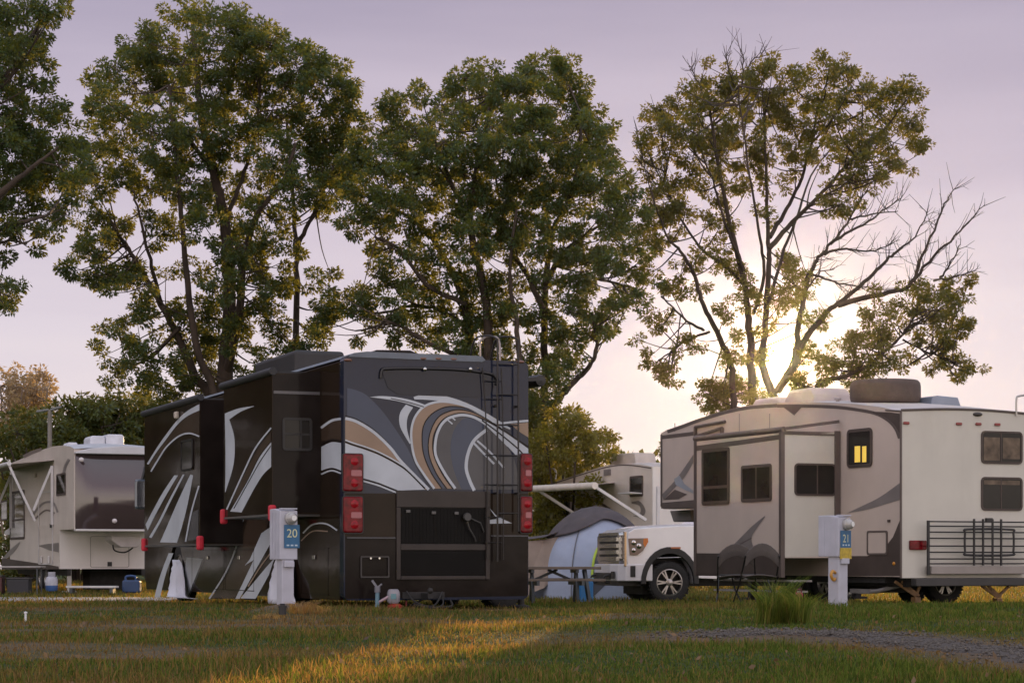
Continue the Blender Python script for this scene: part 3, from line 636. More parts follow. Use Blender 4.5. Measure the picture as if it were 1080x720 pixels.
    d2 = Decal(s, B, 'y', ys1); d2.poly([(288, 396), (337.5, 391), (337.5, 540), (288, 541)], DK, .003)
    so_ = s.build('slide_out', PM, T)
    (a0, c1), (a1, c0) = B.ony(297.5, 440, ys1), B.ony(329, 475.5, ys1); window(so_, 'y', ys1-.004, a0, c0, a1, c1, .05, black_trim, glass(), mull=[.62], bars=[.5], fw=.035)
    t = MB(); y0 = ys1-.05; t.tube([(xo+.0, y0, zt1+.02), (xo+.0, yr1+.1, zt1+.02)], .055, 10); t.box(xo+.02, y0+.1, zt1+.001, -.0, yr1, zt1+.03); t.build('topper_awning', pm('topper_vinyl', (.02, .02, .022), rough=.6), so_, smooth=40)
    for y in (ys1, yr1): k = MB(); k.box(xo-.05, y-.06, zb1-.10, xo+.05, y+.06, zb1+.12); k.build('corner_pad', pad_red, so_, bevel=.03)
    k = MB(); k.box(xo-.012, ys1+.02, zb1-.03, 0, yr1-.02, zb1-.002); k.build('bottom_seal', pm('seal_grey', (.08, .075, .07), rough=.5), so_)
    k = MB(); z = B.ony(310, 414, ys1)[1]; xk = B.ony(337, 414, ys1)[0]; k.box(xo+.02, ys1-.012, z-.02, xk, ys1-.004, z+.02); k.build('trim_strip', pm('strip_grey', (.09, .085, .09), rough=.3), so_)
    # front slide, deeper body
    zt2 = B.ony(211, 421, yf0)[1]; zb2 = B.ony(211, 573, yf0)[1]
    s = MB(); s.box(xo, yf0, zb2, .01, yf1, zt2, BR)
    d = Decal(s, B, 'x', xo)
    d.between([(155, 489), (163, 476), (172, 462.5), (187, 443), (198, 433), (210.5, 426)], [(157, 489.5), (165, 477), (174, 465), (187, 448), (198, 438.5), (210.5, 432.6)], SI)
    d.between([(157.5, 490), (166, 477), (175, 465), (188, 448.5), (199, 439), (210.5, 433)], [(159.5, 497), (168, 484), (176, 471), (188, 459.5), (200, 456), (210.5, 459.5)], UM, .0034)
    d.line([(159.5, 497), (168, 483), (176, 471), (188.6, 460), (200, 456.7), (210.5, 460)], 1.6, SI, .006)
    d.between([(153.7, 553), (162, 537), (172, 519), (184, 501)], [(156, 559), (165, 541), (176, 521), (188, 501)], SI, .004)
    d.between([(157.5, 566), (168, 548), (180, 524), (193, 500)], [(160, 567), (170, 549.5), (181.5, 526), (195, 500)], SI, .004)
    d.between([(156.5, 560), (166, 543), (177, 522), (189, 501)], [(157.5, 565), (168, 547), (179.5, 523), (192.5, 500)], UM, .0035)
    d.between([(169, 571.5), (178, 551), (188, 528), (201, 500)], [(187, 572), (193, 552), (198, 532), (204, 501)], SI, .004)
    d.poly([(203, 540), (209.5, 537), (209.5, 568), (198, 570)], MG, .004)
    d.line([(196, 571), (202, 540), (210, 512)], 1.6, SI, .005)
    d2 = Decal(s, B, 'y', yf0); x1 = B.ony(250, 500, yf0)[0]; s.ngon([(xo+.01, yf0-.003, zb2+.01), (-.01, yf0-.003, zb2+.01), (-.01, yf0-.003, zt2-.01), (xo+.01, yf0-.003, zt2-.01)], DK)
    so_ = s.build('slide_out', PM, T)
    ya, za = B.onx(204, 462, xo); yb_, zb_ = B.onx(192, 497, xo); window(so_, 'x', xo-.005, ya, zb_, yb_, za, .06, black_trim, glass(), fw=.03)
    t = MB(); t.tube([(xo, yf0-.05, zt2+.03), (xo, yf1+.1, zt2+.03)], .055, 10); t.box(xo+.02, yf0+.1, zt2+.001, 0, yf1, zt2+.03); t.build('topper_awning', pm('topper_vinyl', (.02, .02, .022), rough=.6), so_, smooth=40)
    k = MB(); y, z = B.onx(188.5, 438, xo); k.box(xo-.07, y-.07, z-.05, xo-.004, y+.07, z+.06); k.build('porch_lamp', pm('lamp_glass', (.55, .48, .40), rough=.3), so_, bevel=.02)
    for y in (yf0, yf1): k = MB(); k.box(xo-.05, y-.07, zb2-.10, xo+.05, y+.07, zb2+.12); k.build('corner_pad', pad_red, so_, bevel=.03)
    k = MB(); k.box(xo-.012, yf0+.02, zb2-.03, 0, yf1-.02, zb2-.002); k.build('bottom_seal', pm('seal_grey', (.08, .075, .07), rough=.5), so_)
    # front end and mirror
    n = MB(); sec2 = [(.04, zb+.1), (Wd-.04, zb+.1), (Wd-.04, zt-.2), (Wd-.2, zt-.06), (.2, zt-.06), (.04, zt-.2)]
    n.prism(sec2, 'y', Ln+.001, Ln+.35); n.build('front_cap', slate, T, bevel=.12, seg=3)
    mm = MB(); xm, zm = B.ony(149.5, 521, Ln+.1); mm.box(xm-.14, Ln+.0, zm-.28, xm+.14, Ln+.12, zm+.28); mo = mm.build('side_mirror', pm('mirror_shell', (.10, .12, .15), rough=.2, coat=.5), T, bevel=.05, seg=3)
    mg = MB(); mg.prism(rrect(xm-.11, zm-.24, xm+.11, zm+.24, .04), 'y', Ln-.006, Ln-.002); mg.build('mirror_glass', pm('mirror_silver', (.55, .6, .7), rough=.08, metal=.9), mo); ar = MB(); ar.tube(cr([(xm, Ln+.08, zm+.25), (xm+.05, Ln+.1, zm+.42), (.03, Ln+.15, zm+.5)], 4), .03, 8); ar.build('mirror_arm', black_trim, mo, smooth=40)
    return B, yR, yF, zb
BUS, BUS_YR, BUS_YF, BUS_ZB = motorhome()
# white vinyl sheets hung over the wheels
def wheel_cover(name, label, pts_out, group):
    vinyl = pm('white_vinyl', (.62, .63, .70), rough=.7, var=.08, scale=3, bump=.3, bscale=6)
    root = MB(); rows = len(pts_out); cols = 14; vs = []
    for i, (l, r, x, z) in enumerate(pts_out):
        for j in range(cols+1):
            t = j/cols; y = l+(r-l)*t
            vs.append((x+(.035*math.sin(t*14+i*.35)+.02*math.sin(t*27+i))*min(1, i/3), y, z))
    fs = [(i*(cols+1)+j, i*(cols+1)+j+1, (i+1)*(cols+1)+j+1, (i+1)*(cols+1)+j) for i in range(rows-1) for j in range(cols)]
    root.add(vs, fs); o = root.build(name, vinyl, smooth=70); s = o.modifiers.new('thick', 'SOLIDIFY'); s.thickness = .006
    o.location = BUS.o; o.rotation_euler = (0, 0, BUS.th)
    return tag(o, label, 'wheel cover', group)
def cover_rows(pairs):
    out = []
    for (pl, pr, py, x) in pairs:
        yl, z = BUS.onx(pl, py, x); yr, _ = BUS.onx(pr, py, x); out.append((yl, yr, x, max(z, .01)))
    L_ = np.array(out); t = np.linspace(0, len(out)-1, 14); return [tuple(np.interp(q, range(len(out)), L_[:, c]) for c in range(4)) for q in t]
wheel_cover('wheel_cover', 'white vinyl sheet draped over front wheel of the dark motorhome', cover_rows([(182, 189.5, 590, -.03), (180.5, 193, 600, -.06), (179, 195, 618, -.10), (178, 200, 631, -.16), (177.5, 208, 646, -.26)]), 'sheets over the motorhome wheels')
wheel_cover('wheel_cover', 'white vinyl sheet over rear wheel of motorhome, behind number 20 pedestal', cover_rows([(295, 306, 578, -.03), (289.5, 308, 592, -.05), (286.5, 310, 612, -.07), (285, 312, 640, -.12)]), 'sheets over the motorhome wheels')
tan_wall = pm('trailer_fibreglass_tan', (.57, .472, .405), rough=.4, var=.06, scale=1.2, spec=.3, dirt=.12, dcol=(.25, .2, .16))
rear_wall = pm('trailer_rear_filon', (.56, .53, .465), rough=.4, var=.05, scale=1.5, spec=.3, dirt=.14, dcol=(.25, .21, .17))
taupe = pm('taupe_trim', (.105, .080, .070), rough=.4, var=.12, scale=3)
taupe_d = pm('dark_taupe_skirt', (.082, .063, .055), rough=.45, var=.15, scale=2, spec=.15)
grey_g = pm('grey_graphic', (.20, .175, .165), rough=.35, var=.1)
blue_g = pm('blue_grey_graphic', (.34, .36, .40), rough=.3, var=.08)
white_rf = pm('white_rubber_roof', (.55, .50, .48), rough=.6, var=.12, scale=2)
def right_trailer():
    F = Frame(950, 33.5, 23.8)
    T = thing('travel_trailer', 'tan fifth-wheel trailer with open slide-out and rear cargo rack, seen from behind', 'trailer', F)
    Zr = lambda py: F.ony(950, py, 0)[1]
    Wd = 2.5; z0 = Zr(608); zt = Zr(434)
    yN = F.onx(697, 500, 0)[0]
    ys = F.onx(886, 500, 0)[0]; xo = F.ony(824.5, 500, ys)[0]; yf = F.onx(733, 530, xo)[0]
    print('TRAIL', z0, zt, yN, ys, xo, yf)
    ygn = yf+.15
    prof_top = [F.onx(a, b, 0) for a, b in ((950, 434), (930, 429.5), (900, 426), (870, 424.5), (845, 424), (815, 425), (790, 427.5), (768, 432), (750, 437), (732, 443.5), (716, 449.5), (703, 453.5), (697, 457))]
    zg = F.onx(715, 536, 0)[1]
    poly = [(0, z0)]+prof_top+[(yN, zg+.12), (yN-.1, zg), (ygn, zg), (ygn, z0)]
    b = MB(); b.prism(poly, 'x', 0, Wd, 0)
    d = Decal(b, F, 'x', 0)
    # dark lower band and corner sweep on the exposed side
    d.poly([(887, 586), (915, 586), (932, 579), (942, 566), (949.4, 548), (949.4, 607), (887, 607)], 1, .004)
    d.poly(cr([(893, 541), (910, 533), (928, 524), (949.2, 509)], 4)+cr([(949.2, 527), (932, 532), (915, 537), (893, 541)], 4), 3, .004)
    d.line([(820, 428), (850, 428), (880, 429), (905, 432), (924, 436), (937, 443), (945, 452), (949, 462)], 3.4, 2, .005)
    d.poly([(826, 429), (846, 429), (838, 438)], 2, .006)
    d.poly(cr([(921, 434), (936, 434.5), (949.2, 436)], 3)+cr([(949.2, 457), (943, 447), (934, 440), (921, 435)], 3), 1, .006)
    d.line([(704, 455), (720, 449.5), (736, 443.5), (752, 438.5), (770, 433.5), (792, 429.5), (820, 427.5)], 3.6, 2, .005)
    # graphics on the nose section
    d.poly([(698, 459), (731.5, 455), (731.5, 459), (698, 463)], 2, .004)
    d.poly(cr([(698.5, 521), (708, 511), (717, 500), (731.5, 479)], 4)+cr([(731.5, 488), (722, 503), (712, 514), (700, 527)], 4), 3, .005)
    d.poly([(711, 505), (717, 501), (722, 510), (731.5, 517), (731.5, 520), (722, 516), (713, 511)], 4, .006); d.poly([(700, 527), (712, 516), (725, 521), (716, 526)], 2, .0055)
    d.poly([(697.6, 530), (732, 527), (732, 536), (697.6, 536)], 2, .006)
    d.line([(697.8, 458), (697.8, 534)], 2.0, 2, .006)
    for px in (712, 780, 812): d.line([(px, 446 if px < 720 else 436), (px, 455)], .8, 3, .005)
    o = b.build('body', [tan_wall, taupe_d, taupe, grey_g, blue_g], T)
    # rear wall: crowned panel framed in dark trim
    r = MB(); n = 12
    top = [(Wd*k/n, zt+.045*math.sin(math.pi*k/n)+.012) for k in range(n+1)]
    r.prism([(0.0, z0-.02)]+top+[(Wd, z0-.02)], 'y', -.02, -.001)
    r.build('rear_wall', rear_wall, T, bevel=.006)
    t = MB(); t.tube([(x, -.018, z+.01) for x, z in top], .022, 6); t.tube([(-.004, -.012, z0-.02), (-.004, -.012, zt+.02)], .020, 6); t.tube([(Wd, -.012, z0-.02), (Wd, -.012, zt+.02)], .02, 6); t.tube([(-.01, .0, zt+.012), (-.01, .4, zt+.05)], .012, 6); t.build('corner_trim', taupe, T, smooth=50)
    # far roof skin
    rf = MB(); k = len(prof_top); vs = []
    for (y, z) in prof_top:
        for j in range(9): x = Wd*j/8; vs.append((x, max(y, -.015), z+.05*math.sin(math.pi*j/8)+.004))
    rf.add(vs, [(i*9+j, i*9+j+1, (i+1)*9+j+1, (i+1)*9+j) for i in range(k-1) for j in range(8)]); rf.build('roof', white_rf, T, smooth=60)
    # rear windows
    for (ya, yb) in ((454, 489.5), (502.5, 538.5)):
        (a0, c1), (a1, c0) = F.ony(1034.5, ya, -.02), F.ony(1078, yb, -.02)
        w = window(T, 'y', -.02, a0, c0, a1, c1, .07, taupe_d, glass(), fw=.03, mull=[.48])
        c = MB()
        if ya < 460: c.prism(rrect(a0+.05, c0+.05, a0+(a1-a0)*.45, c1-.10, .01), 'y', -.0312, -.0306); c.prism(rrect(a0+(a1-a0)*.52, c0+.08, a1-.05, c1-.10, .01), 'y', -.0312, -.0306)
        else: c.prism(rrect(a0+.05, c1-.12, a1-.05, c1-.05, .01), 'y', -.0312, -.0306)
        c.build('curtain', pm('curtain_brown', (.13, .095, .065), rough=.8, var=.5, scale=8), w)
    for px, py in ((955.5, 446), (1011, 446.8), (1031.5, 447), (1051.5, 447.5)):
        x, z = F.ony(px, py, -.02); m = MB(); m.prism(rrect(x-.055, z-.022, x+.055, z+.022, .018), 'y', -.045, -.021); m.build('marker_light', pm('dull_red_lens', (.22, .03, .025), rough=.3), T, bevel=.008)
    x, z = F.ony(1031, 436.8, -.02); m = MB(); m.ball((x, -.02, z), .09, .05, .035, 14, 6); m.build('scare_light', pm('smoked_lens', (.05, .04, .035), rough=.3), T, smooth=60)
    (a0, c1), (a1, c0) = F.ony(958.5, 569.5, -.02), F.ony(976, 579.5, -.02); m = MB(); m.prism(rrect(a0, c0, a1, c1, .015), 'y', -.06, -.021); m.build('tail_light', red_lens, T, bevel=.012)
    # bumper tube and storage rack folded against the wall
    bm = MB(); xa, za = F.ony(961, 618, -.2); zb_ = F.ony(961, 609.5, -.2)[1]; bm.box(.12, -.24, za, Wd-.05, -.10, zb_); bm.build('bumper', pm('bumper_dark', (.035, .032, .031), rough=.5, var=.2), T, bevel=.012)
    rk = MB(); yk = -.16; X = lambda px: F.ony(px, 570, yk)[0]; Zk = lambda py: F.ony(1030, py, yk)[1]
    x0, x1 = X(979), X(1083)
    for py in (550, 554.8, 561, 567.5, 575.5, 582, 589, 594): rk.tube([(x0, yk, Zk(py)), (x1, yk, Zk(py))], .011, 6)
    for px in (979, 1083): rk.bar((X(px), yk, Zk(549)), (X(px), yk, Zk(606)), .035)
    hoop = [(X(1016), Zk(562)), (X(1019), Zk(558)), (X(1064), Zk(558)), (X(1067), Zk(562)), (X(1067), Zk(581)), (X(1064), Zk(585)), (X(1019), Zk(585)), (X(1016), Zk(581))]
    rk.tube([(a, yk-.045, c) for a, c in cr(hoop, 4, True)], .018, 8, closed=True)
    for px in (1024.5, 1034, 1044, 1053): rk.bar((X(px), yk-.07, Zk(547)), (X(px), yk-.07, Zk(596)), .026)
    rk.box(X(1037), yk-.1, Zk(550), X(1043), yk-.04, Zk(546)); rk.build('cargo_rack', pm('rack_black', (.022, .020, .020), rough=.5), T, smooth=50)
    tb = MB(); tb.box(X(981), -.20, Zk(605), X(1084), -.04, Zk(596.5)); tb.build('rack_tray', pm('tray_taupe', (.28, .245, .22), rough=.5, var=.1), T, bevel=.01)
    # luggage door, small vents, window on the exposed side
    ya, za = F.onx(936.5, 559, 0); yb, zb2 = F.onx(915, 585, 0); m = MB(); ring_prism(m, rrect(ya, zb2, yb, za, .04), rrect(ya+.035, zb2+.03, yb-.035, za-.03, .03), 'x', -.018, -.002); m2 = MB(); m2.prism(rrect(ya+.03, zb2+.025, yb-.03, za-.025, .03), 'x', -.012, -.0025); o2 = m2.build('luggage_door', tan_wall, T); m.build('frame', taupe, o2)
    ya, za = F.onx(920.5, 450.5, 0); yb, zb2 = F.onx(894, 493.5, 0)
    w = window(T, 'x', -.003, ya, zb2, yb, za, .08, taupe_d, glass(), fw=.05)
    lit = bpy.data.materials.new('lit_lamp_shade'); lit.use_nodes = True; pb = lit.node_tree.nodes['Principled BSDF']; pb.inputs['Base Color'].default_value = (.6, .45, .1, 1); pb.inputs['Emission Color'].default_value = (1, .62, .07, 1); pb.inputs['Emission Strength'].default_value = .55
    for i, (p0, p1) in enumerate(((902.3, 908.0), (910.2, 914.5))):
        y0, zA = F.onx(p0, 470.5, 0); y1, zB = F.onx(p1, 487, 0); m = MB(); m.box(-.0165, y1, zB, -.0142, y0, zA); m.build('lit_blind', lit if i == 0 else lit, w)
    y, z = F.onx(938, 549, 0); m = MB(); m.box(-.02, y-.03, z-.02, -.002, y+.03, z+.02); m.build('socket_cover', taupe_d, T)
    y, z = F.onx(943, 594, 0); m = MB(); m.ball((-.004, y, z), .02, .04, .03, 10, 6); m.build('side_marker', pm('amber_side_lens', (.6, .25, .03), rough=.3), T, smooth=60)
    # slide-out: outer face, skirt, rear face and its windows
    zs0 = F.ony(824, 608, ys)[1]; zs1 = F.ony(824, 456, ys)[1]; zk = F.ony(824, 583, ys)[1]
    zlow = F.ony(824, 588, ys)[1]; s = MB(); s.box(xo, ys, zlow, -.002, yf, zs1, 0); s.box(xo, ys+.004, zs0, xo+.05, yf-.004, zlow-.001, 1)
    d = Decal(s, F, 'x', xo)
    d.poly([(734.5, 583), (823.5, 583.5), (823.5, 607), (734.5, 605)], 1, .004)
    d.poly([(734, 470), (823.5, 458), (823.5, 463), (734, 475.5)], 2, .004)
    d.poly(cr([(768, 580), (782, 566), (794, 554), (807, 543.5)], 4)+cr([(807, 545), (799, 556), (793, 566), (794, 574), (798, 582)], 4)+[(790, 582.5), (775, 582.5)], 3, .005)
    d.line([(765, 582), (780, 574), (793, 567)], 1.2, 2, .006)
    d2 = Decal(s, F, 'y', ys); d2.poly([(826, 459), (884, 456), (884, 585.5), (826, 587.5)], 4, .003)
    so_ = s.build('slide_out', [tan_wall, taupe_d, taupe, grey_g, rear_wall], T)
    za = F.ony(855, 588, ys)[1]
    for bx in ((xo-.025, ys-.02, zs0-.01, xo+.045, ys+.05, zs1+.02), (xo-.02, yf-.06, zs0, xo+.04, yf+.012, zs1+.02), (-.11, ys-.03, za-.02, -.012, ys-.004, zs1+.05), (xo+.05, ys-.012, zs1-.03, -.115, ys-.004, zs1+.0)):
        fr = MB(); fr.box(*bx); fr.build('slide_trim', taupe, so_)
    tp = MB(); yA = F.onx(886, 447, 0)[0]; yB = F.onx(735, 470, xo)[0]; tp.tube([(xo+.02, ys-.03, zs1+.05), (xo+.02, yf+.03, zs1+.05)], .05, 10); tp.box(xo+.02, ys, zs1+.003, -.0, yf, zs1+.03); tp.bar((-.04, ys-.02, zs1+.20), (xo+.02, ys-.02, zs1+.06), .05); tp.build('topper_awning', pm('topper_taupe', (.13, .10, .088), rough=.6), so_, smooth=40)
    ya, za = F.onx(770, 471, xo); yb, zb2 = F.onx(741, 532.5, xo); window(so_, 'x', xo-.005, ya, zb2, yb, za, .05, taupe_d, glass(), fw=.06, bars=[.31])
    ya, za = F.onx(814.5, 488.5, xo); yb, zb2 = F.onx(782.5, 529.5, xo); window(so_, 'x', xo-.005, ya, zb2, yb, za, .05, taupe_d, glass(), fw=.05, mull=[.5])
    (a0, c1), (a1, c0) = F.ony(837.5, 488, ys), F.ony(881, 523, ys); window(so_, 'y', ys-.004, a0, c0, a1, c1, .07, taupe_d, glass(), fw=.03, mull=[.55])
    # awning bracket above the slide, on the side wall
    br = MB(); pts = [F.onx(a, b, 0) for a, b in ((735, 450), (766, 444.5))]; br.tube([(-.03, *pts[0]), (-.03, *pts[1])], .03, 6)
    p = F.onx(735, 460, 0); br.bar((-.03, *pts[0]), (-.03, *p), .05); p2 = F.onx(763, 451, 0); p3 = F.onx(763, 458, 0); br.bar((-.03, *p), (-.03, *p2), .04); br.bar((-.03, *p2), (-.03, *p3), .05); br.build('awning_bracket', taupe, T)
    # hitch box under the nose, landing legs
    h = MB(); ya, za = F.onx(706, 537, .3); yb, zb2 = F.onx(728, 549.5, .3); h.prism([(yb, za-.02), (ya, za-.02), (ya-.15, zb2), (yb, zb2)], 'x', .3, 1.4); h.build('hitch_box', pm('hitch_grey', (.2, .185, .18), rough=.5), T, bevel=.02)
    for x in (.12, Wd-.25): m = MB(); m.box(x, ygn+.02, .03, x+.12, ygn+.14, z0+.05); m.box(x-.08, ygn-.05, 0.0, x+.2, ygn+.2, .04); m.build('landing_leg', dark_steel, T)
    # frame, axles, wheels, jacks
    c = MB(); c.box(.2, .15, z0-.16, .3, ygn, z0-.002); c.box(Wd-.3, .15, z0-.16, Wd-.2, ygn, z0-.002); c.box(.05, .5, z0-.1, Wd-.05, ygn-.3, z0-.003); c.box(.5, 1.6, .16, 2.2, ygn-.8, z0-.101); c.build('chassis', dark_steel, T)
    st = MB(); yst = F.onx(775, 612, xo)[0]; st.box(xo+.1, yst-1.6, .34, xo+.5, yst+.9, .37); st.box(xo+.1, yst-1.6, .17, xo+.42, yst+.9, .2); st.build('entry_step', pm('step_grey', (.30, .27, .25), rough=.6, var=.2), T)
    for px in (846, 874):
        y = F.onx(px, 622, .16)[0]
        for sx, x in ((-1, .16), (1, Wd-.16)): wheel(T, x, y, .33, .355, .22, side=sx, spokes=6, rr=.58)
    jk = pm('jack_sunlit_steel', (.20, .11, .045), rough=.5, var=.3, scale=12)  # steel tinted orange to stand for the low sun on it
    for (pa, pb, pc) in (((944, 613), (966, 628), (972, 612)), ((1035, 617), (1052, 629), (1066, 616))):
        m = MB(); (xa, za), (xb, zb2), (xc, zc) = F.ony(*pa, .25), F.ony(*pb, .25), F.ony(*pc, .25)
        m.bar((xa, .25, za), (xb, .25, zb2), .03, .045); m.bar((xa+.12, .25, za), (xb+.06, .25, zb2), .025, .04); m.bar((xc, .25, zc), (xb, .25, zb2), .03, .04); m.box(xb-.05, .19, .0, xb+.05, .31, zb2-.02); m.build('stabilizer_jack', jk, T)
    w_ = wheel(T, F.ony(994, 630, 1.5)[0], 1.5, .32, .34, .22, ax='y', side=-1, spokes=6)
    # plumbing under the floor
    pl = MB(); y = F.onx(907, 622, .1)[0]; pl.tube([(.08, y, .18), (.1, y-.5, .2), (.35, y-.8, .3)], .035, 8); pl.box(.04, y-.35, .16, .12, y+.2, .23); pl.build('drain_pipe', pm('drain_grey', (.24, .22, .21), rough=.4, var=.3), T, smooth=40)
    # roof gear
    def hump(pxs, name, mat, x0, x1, ybase, bev=.05):
        (pa, pb, ptop) = pxs; ya = F.onx(pb, 430, x0)[0]; yb = F.onx(pa, 430, x0)[0]; zt_ = F.onx((pa+pb)/2, ptop, x0)[1]; zb_ = np.interp((ya+yb)/2, [p[0] for p in prof_top], [p[1] for p in prof_top])-.02
        m = MB(); L_ = yb-ya; m.prism([(ya, zb_), (ya+.03*L_, zb_+(zt_-zb_)*.6), (ya+.14*L_, zt_), (yb-.2*L_, zt_), (yb-.04*L_, zb_+(zt_-zb_)*.45), (yb, zb_)], 'x', x0, x1); return m.build(name, mat, T, bevel=bev, seg=3)
    plastic = pm('roof_plastic', (.42, .36, .34), rough=.5, var=.1)
    hump((825, 859.5, 410), 'roof_air_conditioner', plastic, .7, 1.45, 0)
    hump((789, 824, 419.5), 'roof_vent', plastic, .9, 1.4, 0)
    hump((979, 1015, 417.5), 'skylight', pm('skylight_blue', (.30, .36, .45), rough=.3), .9, 1.5, 0) if False else None
    (xa, zA), (xb, zB) = F.ony(981, 423, 1.2), F.ony(1015, 417.8, 1.2); m = MB(); m.prism([(xa, zA-.12), (xa+.05, zB-.02), (xa+.15, zB), (xb-.08, zB-.02), (xb, zA-.12)], 'y', 1.2, 1.7); m.build('skylight', pm('skylight_blue', (.22, .25, .31), rough=.3), T, bevel=.02)
    xv, zv = F.ony(883.5, 421, 2.4); m = MB(); m.tube([(xv, 2.4, zv-.25), (xv, 2.4, zv)], .03, 8); m.lathe([(.055, 0), (.06, .03), (0, .05)], (xv, 2.4, zv-.01), 'z', 12); m.build('vent_pipe', plastic, T, smooth=40)
    # ladder hoop at the rear edge
    x, z = F.ony(1072, 430, -.05); xb, _ = F.ony(1086, 430, -.05); m = MB(); m.tube(cr([(x, -.05, z-.12), (x, -.05, F.ony(1072, 421, -.05)[1]), (x+.05, -.05, F.ony(1072, 417.5, -.05)[1]), (xb, -.05, F.ony(1072, 417, -.05)[1]), (xb+.05, -.05, z), (xb+.05, -.05, z0)], 4), .016, 8); m.build('roof_ladder', pm('ladder_alu', (.4, .38, .36), rough=.3, metal=.7), T, smooth=40)
    # covered spare tyre lying on the roof: rests there, a thing of its own
    yS = 1.4; (xa, zA), (xb, zB) = F.ony(914.5, 421.5, yS), F.ony(977.5, 398.5, yS); rx = (xb-xa)/2; hgt = zB-zA
    m = MB(); prof = [(rx*.90, 0), (rx*.97, hgt*.10), (rx, hgt*.28), (rx, hgt*.72), (rx*.98, hgt*.88), (rx*.92, hgt*.97), (rx*.5, hgt), (0, hgt*1.0)]
    m.lathe(prof, (0, 0, 0), 'z', 40); o = m.build('spare_tyre', pm('tyre_cover_brown', (.080, .056, .045), rough=.7, var=.15, scale=6, bump=.2, bscale=25), None, smooth=40)
    for k in range(0): pass
    w = F.wor((xa+rx, yS+rx*.6, zA-.03)); o.location = w; tag(o, 'brown covered spare tyre lying flat on the tan trailer roof', 'spare tyre')
    return F
RT = right_trailer()
